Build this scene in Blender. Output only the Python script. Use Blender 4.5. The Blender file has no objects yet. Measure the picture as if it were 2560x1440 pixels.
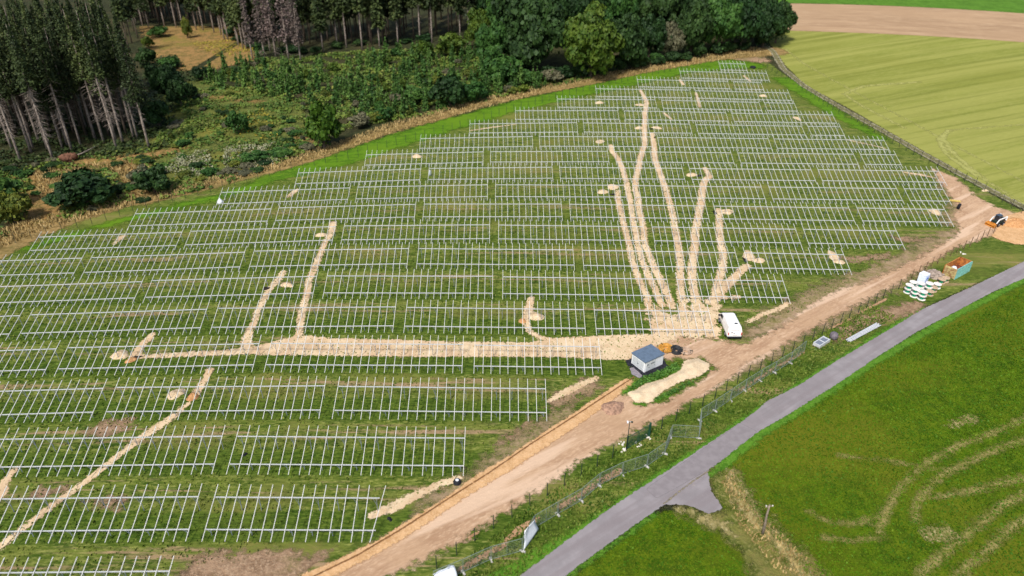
import bpy, math, random
import numpy as np
from mathutils import Vector, Matrix
PI=math.pi; R=math.radians
random.seed(7); RNG=np.random.default_rng(7)
sc=bpy.context.scene; COL=sc.collection

# ------------------------------------------------------------------ camera model and terrain
F_PX=1819.78; H=60.0
PIT,YAW,ROL=R(31.2295),R(0.7837),R(0.4434)
FW=np.array([math.sin(YAW)*math.cos(PIT),math.cos(YAW)*math.cos(PIT),-math.sin(PIT)])
_rt=np.array([math.cos(YAW),-math.sin(YAW),0.0]); _up=np.cross(_rt,FW)
RT=_rt*math.cos(ROL)+_up*math.sin(ROL); UP=-_rt*math.sin(ROL)+_up*math.cos(ROL)
BUMP=np.array([(-110,30,-.43),(-110,70,-.56),(-110,110,.08),(-110,150,.29),(-110,190,.21),(-110,230,.02),(-70,30,-.34),(-70,70,-.32),(-70,110,-.61),(-70,150,-.97),(-70,190,.3),(-70,230,-.04),(-30,70,-.08),(-30,110,.6),(-30,150,-.89),(-30,190,.31),(-30,230,-.56),(10,30,-.41),(10,70,-1.16),(10,110,-.06),(10,150,-.52),(10,190,.38),(10,230,-.41),(50,30,.19),(50,70,.29),(50,110,-.57),(50,150,-.46),(50,190,-.47),(50,230,.11),(90,30,-.06),(90,70,-.48),(90,110,-.42),(90,150,.32),(90,190,-.85),(90,230,-1.),(130,150,.23),(130,190,.08),(130,230,-.5)],float)
def tz(X,Y):
    X=np.asarray(X,float); Y=np.asarray(Y,float)
    u=np.clip(X/100,-1.1,4.5); v=np.clip((Y-100)/100,-1.5,5.5)
    z=10*(.0085*v*v+.3099*u*v-.2818*u*u)
    for a,b,c in BUMP: z=z+c*np.exp(-((X-a)**2+(Y-b)**2)/(2*34.0**2))
    return z
def at(px,py):
    """ground point seen at a pixel of the 2560x1440 picture"""
    d=FW*F_PX+RT*(px-1280)-UP*(py-720); d=d/np.linalg.norm(d)
    t=40.0; step=1.5
    for _ in range(900):
        p=np.array([0,0,H])+d*t
        if p[2]<float(tz(p[0],p[1])): break
        t+=step
    lo,hi=t-step,t
    for _ in range(18):
        m=(lo+hi)/2; p=np.array([0,0,H])+d*m
        if p[2]<float(tz(p[0],p[1])): hi=m
        else: lo=m
    return np.array([p[0],p[1],float(tz(p[0],p[1]))])
def atl(pts): return [at(*p)[:2] for p in pts]
def sc_at(p): # px per metre (2560 frame) at a point
    return F_PX/float((np.array(p)-np.array([0,0,H]))@FW)

# ------------------------------------------------------------------ object helpers
def tag(o,label=None,cat=None,group=None,kind=None):
    if label: o['label']=label
    if cat: o['category']=cat
    if group: o['group']=group
    if kind: o['kind']=kind
    return o
def empty(name,loc=(0,0,0),rz=0):
    o=bpy.data.objects.new(name,None); COL.objects.link(o); o.location=loc; o.rotation_euler=(0,0,rz); o.empty_display_size=.2
    return o
class MB:
    def __init__(s): s.v=[]; s.f=[]; s.smooth=False
    def add(s,vs,fs):
        k=len(s.v); s.v+= [tuple(map(float,q)) for q in vs]; s.f+=[tuple(k+i for i in f) for f in fs]; return s
    def box(s,c,d,rot=None,taper=1.0):
        x,y,z=[q/2 for q in d]; P=[(-x,-y,-z),(x,-y,-z),(x,y,-z),(-x,y,-z),(-x*taper,-y*taper,z),(x*taper,-y*taper,z),(x*taper,y*taper,z),(-x*taper,y*taper,z)]
        M=rot if rot is not None else Matrix.Identity(3)
        return s.add([M@Vector(p)+Vector(c) for p in P],[(0,3,2,1),(4,5,6,7),(0,1,5,4),(1,2,6,5),(2,3,7,6),(3,0,4,7)])
    def bar(s,a,b,w,h=None,up=(0,0,1)):
        a=Vector(a); b=Vector(b); d=b-a; L=d.length; d.normalize(); u=Vector(up)
        if abs(d.dot(u))>.98: u=Vector((0,1,0))
        x=d.cross(u).normalized(); z=x.cross(d)
        M=Matrix((x,d,z)).transposed()
        return s.box((a+b)/2,(w,L,h or w),M)
    def tube(s,pts,rad,n=8,cap=True):
        pts=[Vector(p) for p in pts]; rad=rad if hasattr(rad,'__len__') else [rad]*len(pts)
        k=len(s.v); 
        for i,p in enumerate(pts):
            d=(pts[min(i+1,len(pts)-1)]-pts[max(i-1,0)]).normalized(); u=Vector((0,0,1)) if abs(d.z)<.9 else Vector((0,1,0))
            x=d.cross(u).normalized(); y=x.cross(d)
            for j in range(n):
                a=2*PI*j/n; s.v.append(tuple(p+(x*math.cos(a)+y*math.sin(a))*rad[i]))
        for i in range(len(pts)-1):
            for j in range(n): s.f.append((k+i*n+j,k+i*n+(j+1)%n,k+(i+1)*n+(j+1)%n,k+(i+1)*n+j))
        if cap: s.f.append(tuple(k+j for j in range(n))[::-1]); s.f.append(tuple(k+(len(pts)-1)*n+j for j in range(n)))
        return s
    def lathe(s,prof,c=(0,0,0),n=20):
        k=len(s.v); c=Vector(c)
        for r,z in prof:
            for j in range(n): a=2*PI*j/n; s.v.append(tuple(c+Vector((r*math.cos(a),r*math.sin(a),z))))
        for i in range(len(prof)-1):
            for j in range(n): s.f.append((k+i*n+j,k+i*n+(j+1)%n,k+(i+1)*n+(j+1)%n,k+(i+1)*n+j))
        s.f.append(tuple(k+j for j in range(n))[::-1]); s.f.append(tuple(k+(len(prof)-1)*n+j for j in range(n)))
        return s
    def mesh(s,name,mat,smooth=False):
        me=bpy.data.meshes.new(name); me.from_pydata(s.v,[],s.f); me.update()
        if mat: me.materials.append(mat)
        if smooth: me.polygons.foreach_set('use_smooth',[True]*len(me.polygons))
        return me
    def build(s,name,mat,parent=None,smooth=False,bevel=0):
        o=bpy.data.objects.new(name,s.mesh(name,mat,smooth)); COL.objects.link(o)
        if parent: o.parent=parent
        if bevel:
            m=o.modifiers.new('bevel','BEVEL'); m.width=bevel; m.segments=2; m.limit_method='ANGLE'
        return o
def npmesh(name,V,Fq,mat,parent=None,attrs=None,nper=4,link=True):
    V=np.asarray(V,np.float32); Fq=np.asarray(Fq,np.int32); me=bpy.data.meshes.new(name)
    me.vertices.add(len(V)); me.vertices.foreach_set('co',V.ravel())
    nf=len(Fq); me.loops.add(nf*nper); me.loops.foreach_set('vertex_index',Fq.ravel())
    me.polygons.add(nf); me.polygons.foreach_set('loop_start',np.arange(nf,dtype=np.int32)*nper)
    if attrs:
        for k,a in attrs.items():
            t=me.attributes.new(k,'FLOAT','POINT'); t.data.foreach_set('value',np.asarray(a,np.float32))
    me.update(calc_edges=True); me.validate()
    if mat: me.materials.append(mat)
    if not link: return me
    o=bpy.data.objects.new(name,me); COL.objects.link(o)
    if parent: o.parent=parent
    return o
def copy_tree(o,parent=None,name=None):
    c=o.copy(); COL.objects.link(c); c.parent=parent
    for k in ('label','group'):
        pass
    for ch in o.children: copy_tree(ch,c)
    return c

# ------------------------------------------------------------------ materials
def newmat(name,rough=.8,spec=.3):
    m=bpy.data.materials.new(name); m.use_nodes=True; nt=m.node_tree; b=nt.nodes['Principled BSDF']
    b.inputs['Roughness'].default_value=rough; b.inputs['Specular IOR Level'].default_value=spec
    return m,nt,b
def N(nt,t,**kw):
    n=nt.nodes.new(t)
    for k,v in kw.items(): setattr(n,k,v)
    return n
def L(nt,a,b): nt.links.new(a,b)
def noise(nt,vec,scale,detail=4,rough=.6,dist=0):
    n=N(nt,'ShaderNodeTexNoise'); n.inputs['Scale'].default_value=scale; n.inputs['Detail'].default_value=detail
    n.inputs['Roughness'].default_value=rough; n.inputs['Distortion'].default_value=dist; L(nt,vec,n.inputs['Vector']); return n.outputs['Fac']
def mapr(nt,x,a,b,c=0,d=1,smooth=True):
    n=N(nt,'ShaderNodeMapRange'); 
    if smooth: n.interpolation_type='SMOOTHSTEP'
    for i,v in zip((1,2,3,4),(a,b,c,d)): n.inputs[i].default_value=v
    L(nt,x,n.inputs[0]); return n.outputs[0]
def mixc(nt,f,a,b):
    n=N(nt,'ShaderNodeMix',data_type='RGBA')
    for s,v in ((0,f),(6,a),(7,b)):
        if isinstance(v,(int,float)): n.inputs[s].default_value=v
        elif isinstance(v,tuple): n.inputs[s].default_value=(*v,1)
        else: L(nt,v,n.inputs[s])
    return n.outputs[2]
def mth(nt,op,a,b=None):
    n=N(nt,'ShaderNodeMath',operation=op)
    for i,v in enumerate((a,b)):
        if v is None: continue
        if isinstance(v,(int,float)): n.inputs[i].default_value=v
        else: L(nt,v,n.inputs[i])
    return n.outputs[0]
def coords(nt,scale=(1,1,1),rot=0):
    g=N(nt,'ShaderNodeNewGeometry'); v=g.outputs['Position']
    if rot:
        r=N(nt,'ShaderNodeMapping'); r.inputs['Rotation'].default_value=(0,0,-rot); L(nt,v,r.inputs['Vector']); v=r.outputs['Vector']
    m=N(nt,'ShaderNodeMapping'); m.inputs['Scale'].default_value=scale
    L(nt,v,m.inputs['Vector']); return m.outputs['Vector']
def bump(nt,b,h,strength=.5,dist=.1):
    n=N(nt,'ShaderNodeBump'); n.inputs['Strength'].default_value=strength; n.inputs['Distance'].default_value=dist
    L(nt,h,n.inputs['Height']); L(nt,n.outputs[0],b.inputs['Normal'])
def ground_mat(name,cols,big=.05,mid=.6,fine=4,stretch=(1,1,1),rot=0,edge=(.3,.5),edgescale=1.5,bumps=.6,rough=.95,bd=.12,extra=None,contrast=.12):
    """cols: dark, base, light, accent ; edge=(softness, raggedness) in metres, attribute d = metres inside the outline"""
    m,nt,b=newmat(name,rough,.15)
    P=coords(nt); S=coords(nt,stretch,rot)
    n1=noise(nt,P,big,4,.6); n2=noise(nt,S,mid,5,.65); n3=noise(nt,S,fine,5,.7)
    c=mixc(nt,mapr(nt,n2,.5-contrast,.5+contrast),cols[0],cols[1])
    c=mixc(nt,mapr(nt,n3,.45,.72),c,cols[2])
    if len(cols)>3: c=mixc(nt,mapr(nt,n1,.5,.66),c,mixc(nt,mapr(nt,n3,.3,.7),cols[3],cols[1]))
    if extra: c=extra(nt,c,P,n1,n2,n3)
    L(nt,c,b.inputs['Base Color']); bump(nt,b,n3,bumps,bd)
    if edge:
        a=N(nt,'ShaderNodeAttribute',attribute_name='d')
        e=noise(nt,P,edgescale,5,.7)
        x=mth(nt,'ADD',a.outputs['Fac'],mth(nt,'MULTIPLY',mth(nt,'SUBTRACT',e,.5),edge[1]*4))
        al=mapr(nt,x,-edge[0]/2,edge[0]/2)
        L(nt,al,b.inputs['Alpha'])
    return m
def solid(name,col,rough=.6,spec=.4,metal=0,var=.12,scale=6,dirt=None):
    m,nt,b=newmat(name,rough,spec); b.inputs['Metallic'].default_value=metal
    tc=N(nt,'ShaderNodeTexCoord').outputs['Object']; n=noise(nt,tc,scale,4,.65)
    d=dirt or tuple(c*(1-var*2.2) for c in col)
    c=mixc(nt,mapr(nt,n,.35,.7),tuple(min(1,c*(1+var)) for c in col),d); L(nt,c,b.inputs['Base Color'])
    bump(nt,b,n,.15,.02); return m
def leafmat(name,a,b_,c_,scale=.6,rand=.35,trans=.25):
    m,nt,b=newmat(name,.65,.25)
    P=coords(nt); tc=N(nt,'ShaderNodeTexCoord').outputs['Object']
    oi=N(nt,'ShaderNodeObjectInfo'); n=noise(nt,P,scale,3,.6); n2=noise(nt,P,scale*7,3,.7)
    c=mixc(nt,mapr(nt,n,.38,.62),a,b_); c=mixc(nt,mapr(nt,n2,.5,.75),c,c_)
    hs=N(nt,'ShaderNodeHueSaturation'); L(nt,c,hs.inputs['Color'])
    L(nt,mapr(nt,oi.outputs['Random'],0,1,1-rand,1+rand,False),hs.inputs['Value']); L(nt,mapr(nt,oi.outputs['Random'],0,1,.515,.485,False),hs.inputs['Hue'])
    L(nt,hs.outputs[0],b.inputs['Base Color'])
    return m
GALV=solid('galvanised_steel',(.66,.68,.71),.42,.5,.15,.05,3)
GALV2=solid('galvanised_steel_dull',(.26,.30,.38),.5,.5,.2,.08,3)

def pxang(p,q):
    a=at(*p); b=at(*q); return math.atan2(b[1]-a[1],b[0]-a[0])
A_TRK=pxang((1450,1110),(2200,715)); A_MEA=pxang((2120,300),(2560,222)); A_BRN=pxang((2000,45),(2560,72)); A_PAS=pxang((1900,1250),(2560,1180))
# ------------------------------------------------------------------ ground patches from signed distances
def sd_poly(P,poly):
    poly=np.array(poly); d=np.full(len(P),1e9); ins=np.zeros(len(P),bool); n=len(poly)
    for i in range(n):
        a=poly[i]; b=poly[(i+1)%n]; e=b-a; w=P-a; t=np.clip((w@e)/max(e@e,1e-9),0,1); q=w-t[:,None]*e
        d=np.minimum(d,(q**2).sum(1))
        c=((a[1]<=P[:,1])&(b[1]>P[:,1]))|((b[1]<=P[:,1])&(a[1]>P[:,1]))
        xi=a[0]+(P[:,1]-a[1])/(b[1]-a[1]+1e-12)*(b[0]-a[0]); ins^=c&(P[:,0]<xi)
    d=np.sqrt(d); return np.where(ins,d,-d)
def sd_line(P,pts,w):
    pts=np.array(pts); w=w if hasattr(w,'__len__') else [w]*len(pts); best=np.full(len(P),-1e9)
    for i in range(max(1,len(pts)-1)):
        a=pts[i]; b=pts[min(i+1,len(pts)-1)]; e=b-a; q=P-a; t=np.clip((q@e)/max(e@e,1e-9),0,1); dd=np.sqrt(((q-t[:,None]*e)**2).sum(1))
        best=np.maximum(best,(w[i]+(w[min(i+1,len(w)-1)]-w[i])*t)/2-dd)
    return best
def patch(name,shapes,mat,lift,cell=.5,margin=1.0,mound=0,kind='structure'):
    """shapes: list of ('p',px polygon) or ('l',px line,width m); makes a draped sheet"""
    S=[]; lo=np.array([1e9,1e9]); hi=-lo
    for s in shapes:
        pts=np.array(atl(s[1])); w=0 if s[0]=='p' else max(s[2]) if hasattr(s[2],'__len__') else s[2]
        S.append((s[0],pts,None if s[0]=='p' else s[2])); lo=np.minimum(lo,pts.min(0)-w-margin); hi=np.maximum(hi,pts.max(0)+w+margin)
    xs=np.arange(lo[0],hi[0]+cell,cell); ys=np.arange(lo[1],hi[1]+cell,cell); X,Y=np.meshgrid(xs,ys); P=np.stack([X.ravel(),Y.ravel()],1)
    d=np.full(len(P),-1e9)
    for k,pts,w in S:
        if k=='p': d=np.maximum(d,sd_poly(P,pts))
        else: d=np.maximum(d,sd_line(P,pts,w))
    keep=(d>-margin); nx=len(xs); ny=len(ys)
    K=keep.reshape(ny,nx); Q=K[:-1,:-1]|K[1:,:-1]|K[:-1,1:]|K[1:,1:]
    jj,ii=np.nonzero(Q); idx=np.stack([jj*nx+ii,jj*nx+ii+1,(jj+1)*nx+ii+1,(jj+1)*nx+ii],1)
    used=np.unique(idx); re=np.full(len(P),-1); re[used]=np.arange(len(used)); idx=re[idx]; P=P[used]; d=d[used]
    z=tz(P[:,0],P[:,1])+lift
    if mound:
        h=np.sin(P[:,0]*3.1+np.sin(P[:,1]*2.3))*np.sin(P[:,1]*2.7+np.cos(P[:,0]*1.9))
        z=z+np.clip(d,0,1.2)*mound*(1+.35*h)
    o=npmesh(name,np.column_stack([P,z]),idx,mat,attrs={'d':d})
    for p in o.data.polygons: pass
    o.data.polygons.foreach_set('use_smooth',[True]*len(o.data.polygons))
    if kind: o['kind']=kind
    return o

# base terrain sheet
def base_ground():
    g=np.concatenate([np.arange(-900,-200,25),np.arange(-200,250,4),np.arange(250,1200,25)])
    h=np.concatenate([np.arange(-120,0,10),np.arange(0,420,4),np.arange(420,1400,35)])
    X,Y=np.meshgrid(g,h); Z=tz(X,Y); nx=len(g)
    j,i=np.meshgrid(np.arange(len(h)-1),np.arange(nx-1),indexing='ij'); k=(j*nx+i).ravel()
    m=ground_mat('forest_floor',((.018,.022,.009),(.04,.048,.016),(.075,.07,.03),(.08,.06,.03)),.06,.35,2.2,edge=None,bumps=.9,bd=.4)
    o=npmesh('ground',np.column_stack([X.ravel(),Y.ravel(),Z.ravel()]),np.stack([k,k+1,k+nx+1,k+nx],1),m); o['kind']='structure'
    o.data.polygons.foreach_set('use_smooth',[True]*len(o.data.polygons))
base_ground()
D_ROW,Y_ROW,SEP=9.3352,41.7836,3.3566
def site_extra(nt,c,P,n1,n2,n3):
    # darker green strips under the frames, worn aisles between them (period = row spacing)
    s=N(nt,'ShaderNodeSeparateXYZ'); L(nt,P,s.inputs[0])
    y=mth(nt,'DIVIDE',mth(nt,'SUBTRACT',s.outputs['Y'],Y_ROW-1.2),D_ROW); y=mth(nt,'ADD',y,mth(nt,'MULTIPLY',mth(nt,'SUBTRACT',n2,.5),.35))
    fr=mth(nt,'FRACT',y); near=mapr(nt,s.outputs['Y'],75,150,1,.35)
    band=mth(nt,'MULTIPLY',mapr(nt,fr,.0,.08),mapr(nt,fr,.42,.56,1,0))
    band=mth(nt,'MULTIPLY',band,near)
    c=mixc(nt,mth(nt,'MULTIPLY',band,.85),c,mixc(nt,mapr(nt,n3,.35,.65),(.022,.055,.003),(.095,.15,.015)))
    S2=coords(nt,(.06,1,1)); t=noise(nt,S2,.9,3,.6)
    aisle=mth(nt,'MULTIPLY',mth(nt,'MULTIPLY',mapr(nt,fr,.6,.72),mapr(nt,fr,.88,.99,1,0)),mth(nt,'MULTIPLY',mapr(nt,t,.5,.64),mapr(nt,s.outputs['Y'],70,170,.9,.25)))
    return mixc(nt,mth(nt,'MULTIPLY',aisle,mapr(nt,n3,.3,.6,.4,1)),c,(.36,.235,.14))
SITE=[(-250,720),(0,600),(100,572),(300,520),(520,466),(700,420),(860,378),(1000,335),(1160,288),(1400,228),(1640,176),(1800,146),(1900,140),(1960,185),(2060,250),(2200,330),(2330,405),(2450,470),(2560,530),(2640,560),(2700,640),(2560,660),(2430,715),(2320,765),(2200,838),(2000,960),(1850,1057),(1600,1220),(1450,1330),(1250,1480),(1100,1600),(-250,1700)]
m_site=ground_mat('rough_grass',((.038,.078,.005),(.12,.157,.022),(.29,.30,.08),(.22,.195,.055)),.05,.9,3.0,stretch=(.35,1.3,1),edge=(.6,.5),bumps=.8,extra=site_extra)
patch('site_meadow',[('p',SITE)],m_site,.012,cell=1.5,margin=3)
m_viv=ground_mat('lush_grass',((.045,.12,.004),(.085,.2,.006),(.17,.27,.02),(.13,.22,.012)),.05,.5,3,stretch=(.4,1.3,1),edge=(2.5,1.6),edgescale=.4,bumps=.7)
patch('lush_grass_strip',[('l',[(60,622),(200,580),(330,545),(450,515),(560,490),(700,440),(860,397),(960,362),(1060,330),(1180,296),(1300,262),(1420,236),(1560,205),(1700,172),(1830,160),(1890,165)],[2,2,2.5,3,3.5,5,8,9,9,8,8,8,8,9,9,6]),('l',[(1960,200),(2030,245),(2100,290),(2200,345)],[6,5,4,3])],m_viv,.022,cell=1.2,margin=3)
m_dry=ground_mat('dry_grass',((.16,.11,.035),(.30,.2,.075),(.43,.31,.14),(.13,.13,.035)),.09,.7,3,stretch=(.5,1,1),edge=(1.2,1.2),edgescale=.7,bumps=1,bd=.2)
DRY=[(-40,640),(60,590),(180,545),(300,512),(430,487),(560,455),(700,418),(800,388),(900,352),(1000,318),(1100,292),(1220,255),(1340,232),(1480,205),(1620,175),(1780,146),(1900,132),(1935,128)]
patch('dry_grass_verge',[('l',DRY,[9,7,6,5,4,4,4,4,4,4,4.5,4,4,4,4,5,8,9])],m_dry,.034,cell=.9,margin=2.5)
m_scr=ground_mat('scrub_ground',((.12,.10,.025),(.33,.19,.065),(.45,.28,.12),(.12,.16,.02)),.07,.45,2,edge=(3,2.5),edgescale=.25,bumps=1,bd=.3)
patch('scrub_clearing',[('p',[(352,66),(610,66),(640,150),(500,182),(385,160)]),('l',[(60,440),(110,480),(90,560),(40,600)],[9,9,8,6]),('l',[(200,405),(330,415),(330,450),(370,500)],[6,7,5,4]),('l',[(140,430),(160,560)],[5,4]),('l',[(300,395),(400,385),(450,370)],[4,4,3]),('l',[(480,240),(560,245),(640,255)],[4,3,2]),('l',[(740,350),(780,365)],[4,3])],m_scr,.025,cell=1.2,margin=5)
m_olive=ground_mat('olive_scrub',((.05,.07,.015),(.12,.15,.03),(.24,.24,.06),(.26,.22,.04)),.08,.4,2.4,edge=(3,2.5),edgescale=.3,bumps=1,bd=.3)
patch('open_scrub',[('p',[(400,210),(500,200),(660,235),(760,255),(760,370),(560,470),(380,500),(300,380),(420,330)])],m_olive,.018,cell=2,margin=5)
# fields beyond
def meadow_extra(nt,c,P,n1,n2,n3):
    S=coords(nt,(.012,1,1),A_MEA); t=noise(nt,S,.19,2,.5); t2=noise(nt,S,.75,2,.5)
    c=mixc(nt,mth(nt,'MULTIPLY',mapr(nt,t,.4,.6),.6),c,(.33,.33,.085))
    return mixc(nt,mth(nt,'MULTIPLY',mapr(nt,t2,.5,.66),.35),c,(.12,.14,.02))
m_mea=ground_mat('mown_hay_meadow',((.19,.215,.035),(.24,.26,.05),(.32,.32,.09),(.21,.22,.04)),.02,.3,2.5,stretch=(.15,1.5,1),rot=A_MEA,edge=(.8,.6),bumps=.4,extra=meadow_extra)
patch('mown_meadow',[('p',[(1880,74),(2560,104),(2900,118),(3100,500),(2760,640),(2560,520),(2400,430),(2250,345),(2120,270),(2010,210),(1960,160),(1935,120)])],m_mea,.03,cell=3,margin=3)
m_brn=ground_mat('stubble_field',((.33,.215,.125),(.42,.28,.165),(.52,.37,.23),(.36,.24,.14)),.02,.25,1.6,stretch=(.08,1,1),rot=A_BRN,edge=(.8,.5),bumps=.4)
patch('stubble_field',[('p',[(1820,10),(1990,9),(2560,34),(2950,50),(2950,122),(2560,106),(1950,76),(1820,76)])],m_brn,.04,cell=4,margin=4)
m_far=ground_mat('far_pasture',((.06,.15,.012),(.085,.2,.018),(.12,.24,.03)),.02,.2,1.2,edge=(.8,.5),bumps=.3)
patch('far_pasture',[('p',[(1500,-90),(3000,-90),(2950,46),(2560,34),(1980,8),(1500,8)])],m_far,.02,cell=8,margin=8)
m_lane=ground_mat('pale_gravel',((.22,.21,.12),(.33,.30,.2),(.42,.38,.27)),.1,.8,4,edge=(.4,.35),edgescale=1.2)
RUT=[(1905,108),(1932,128),(1958,172),(2010,215),(2090,262),(2190,318),(2290,375),(2390,430),(2480,478),(2560,518),(2700,590)]
def offset_world(pts,off):
    W=np.array(atl(pts)); T=np.gradient(W,axis=0); T/=np.linalg.norm(T,axis=1)[:,None]; return W+np.stack([-T[:,1],T[:,0]],1)*off
_at_cache=atl
def wpatch(name,lines,mat,lift,cell,margin):
    global atl
    atl=lambda p:p; 
    try: return patch(name,lines,mat,lift,cell,margin)
    finally: atl=_at_cache
wpatch('farm_track',[('l',offset_world(RUT,.8),.5),('l',offset_world(RUT,-.8),.5)],m_lane,.06,.4,.7)
m_lk=ground_mat('dark_turf',((.12,.11,.05),(.17,.16,.07),(.24,.22,.11)),.1,.8,4,edge=(.4,.3))
wpatch('farm_track_turf',[('l',offset_world(RUT,0),1.1)],m_lk,.05,.4,.8)
m_hl=ground_mat('hay_tracks',((.30,.31,.08),(.36,.36,.11),(.42,.4,.15)),.1,.8,3,edge=(.8,.7),edgescale=.9)
patch('meadow_wheel_tracks',[('l',[(2560,312),(2420,322),(2370,326),(2355,350),(2400,400),(2470,455),(2560,510)],[.5,.6,.8,1.2,1.2,.9,.6]),('l',[(1960,120),(2010,160),(2110,215),(2250,290),(2400,372),(2560,455)],.6),('l',[(2300,205),(2160,215),(2110,235),(2150,262),(2260,320)],.9),('l',[(2370,330),(2345,350),(2370,390),(2440,440)],1.0)],m_hl,.045,.8,1.6)
# right-hand pasture
def past_extra(nt,c,P,n1,n2,n3):
    return mixc(nt,mapr(nt,noise(nt,P,.035,3,.6),.42,.62,0,.75),c,mixc(nt,n3,(.085,.115,.002),(.18,.175,.015)))
m_pas=ground_mat('deep_green_pasture',((.032,.075,.001),(.075,.135,.002),(.15,.195,.008),(.13,.12,.008)),.045,.6,5,edge=(.5,.4),bumps=.8,extra=past_extra)
patch('pasture',[('p',[(2820,600),(2560,702),(2394,786),(2200,897),(2094,968),(1970,1046),(1895,1090),(1812,1158),(1782,1185),(1800,1260),(1840,1330),(1960,1420),(2050,1520),(2100,1700),(3300,1700),(3300,700)]),('p',[(1665,1275),(1740,1285),(1800,1330),(1870,1400),(1900,1460),(1900,1600),(1250,1600),(1450,1425),(1565,1342),(1635,1290)])],m_pas,.02,cell=1.5,margin=3)
m_verge=ground_mat('bright_verge',((.05,.15,.008),(.09,.22,.015),(.16,.28,.04)),.1,.9,5,edge=(.7,.5),bumps=.9)
patch('verge_grass',[('l',[(2560,700),(2394,784),(2200,895),(2094,966),(1970,1044),(1895,1088),(1812,1156),(1776,1186)],1.3),('l',[(1640,1285),(1565,1337),(1450,1418),(1300,1530)],.6),('l',[(1200,1470),(1450,1332),(1610,1222),(1850,1064),(2003,966),(2200,842),(2311,776)],1.6)],m_verge,.026,cell=.6,margin=1.5)
m_straw=ground_mat('trodden_straw',((.15,.15,.035),(.33,.27,.11),(.50,.42,.22),(.10,.14,.02)),.12,.8,4,stretch=(1,.45,1),edge=(1.0,1.1),edgescale=1.1,bumps=1)
patch('rough_weed_strip',[('p',[(1785,1180),(1850,1175),(1900,1270),(1960,1330),(2040,1400),(2100,1500),(1900,1500),(1860,1390),(1800,1330),(1690,1280),(1735,1268),(1775,1290),(1815,1274),(1780,1225)])],ground_mat('weedy_grass',((.07,.10,.012),(.15,.17,.03),(.34,.29,.11),(.28,.21,.08)),.1,.8,4,edge=(1.5,1.5),edgescale=.6,bumps=1,bd=.2),.028,cell=.7,margin=2.5)
patch('straw_verge',[('l',[(1830,1185),(1850,1240),(1880,1300),(1940,1350),(1990,1400),(2030,1470)],[1.0,1.8,1.2,.9,1.4,1.8]),('l',[(1700,1275),(1770,1300),(1830,1330)],[.6,1.1,.7]),('l',[(2375,1067),(2430,1047)],[.5,1.2]),('l',[(2320,1335),(2365,1330)],[1.6,1.8])],m_straw,.032,cell=.5,margin=2)
m_trk=ground_mat('pasture_tracks',((.16,.17,.03),(.29,.25,.08),(.42,.34,.15)),.12,.8,4,stretch=(.6,.6,1),edge=(1.2,.5),edgescale=1.3,bumps=.9)
patch('pasture_wheel_tracks',[('l',[(2195,1330),(2215,1280),(2245,1225),(2310,1162),(2400,1112),(2480,1085),(2560,1045),(2640,1005)],0.54),('l',[(2288,1300),(2292,1255),(2350,1190),(2430,1150),(2500,1120),(2600,1085)],0.61),('l',[(2300,1440),(2370,1375),(2440,1315),(2510,1262),(2600,1215)],0.72),('l',[(2390,1440),(2470,1375),(2540,1310),(2640,1260)],0.65),('l',[(2330,1245),(2440,1225),(2560,1195)],[.3,.6,.9]),('l',[(2020,1280),(2080,1308),(2150,1308),(2200,1285)],0.25),('l',[(2060,1345),(2140,1352),(2210,1340)],0.29),('l',[(2100,1140),(2200,1150),(2340,1172)],0.22)],m_trk,.03,cell=.35,margin=1.6)
# asphalt road
m_road,nt,b=newmat('asphalt',.85,.25)
P_=coords(nt); n=noise(nt,P_,.5,5,.6); n2=noise(nt,P_,14,3,.7)
S_=coords(nt,(1,1,1),R(33.0)); n3=noise(nt,P_,.16,3,.5)
c=mixc(nt,mapr(nt,n,.35,.65),(.245,.225,.232),(.30,.275,.283)); c=mixc(nt,mapr(nt,n3,.45,.62,0,.5),c,(.21,.185,.19)); A_RD=pxang((1500,1340),(2480,715)); n4=noise(nt,coords(nt,(.05,1,1),A_RD),1.1,3,.55); c=mixc(nt,mapr(nt,n4,.42,.6,0,.55),c,(.215,.185,.19)); n5=noise(nt,P_,.9,6,.8); c=mixc(nt,mapr(nt,n5,.62,.7,0,.35),c,(.42,.36,.3)); c=mixc(nt,mapr(nt,n2,.5,.8,0,.5),c,(.4,.36,.36)); L(nt,c,b.inputs['Base Color']); bump(nt,b,n2,.3,.02)
a=N(nt,'ShaderNodeAttribute',attribute_name='d'); L(nt,mapr(nt,mth(nt,'ADD',a.outputs['Fac'],mth(nt,'MULTIPLY',mth(nt,'SUBTRACT',noise(nt,P_,2.2,4,.6),.5),.5)),-.04,.04),b.inputs['Alpha'])
ROAD=[(1100,1573),(1300,1440),(1450,1327),(1527,1270),(1610,1215),(1690,1163),(1850,1057),(1893,1026),(1917,1003),(1970,978),(2003,960),(2089,904),(2200,838),(2311,771),(2422,721),(2560,654),(2760,560),(2760,600),(2560,696),(2478,732),(2394,777),(2297,827),(2200,888),(2094,960),(2050,987),(1970,1037),(1895,1080),(1810,1147),(1770,1177),(1772,1200),(1778,1227),(1808,1273),(1770,1285),(1737,1270),(1703,1262),(1663,1262),(1633,1280),(1563,1330),(1517,1363),(1450,1413),(1400,1450),(1230,1573)]
patch('road',[('p',ROAD)],m_road,.05,cell=.3,margin=.5)
m_seam=ground_mat('grit_seam',((.16,.14,.08),(.24,.2,.13),(.33,.29,.2)),.5,2,6,edge=(.12,.12),edgescale=3)
patch('road_seam',[('l',[(1772,1178),(1735,1202),(1700,1228),(1660,1260)],.14)],m_seam,.062,cell=.15,margin=.4)
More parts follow.
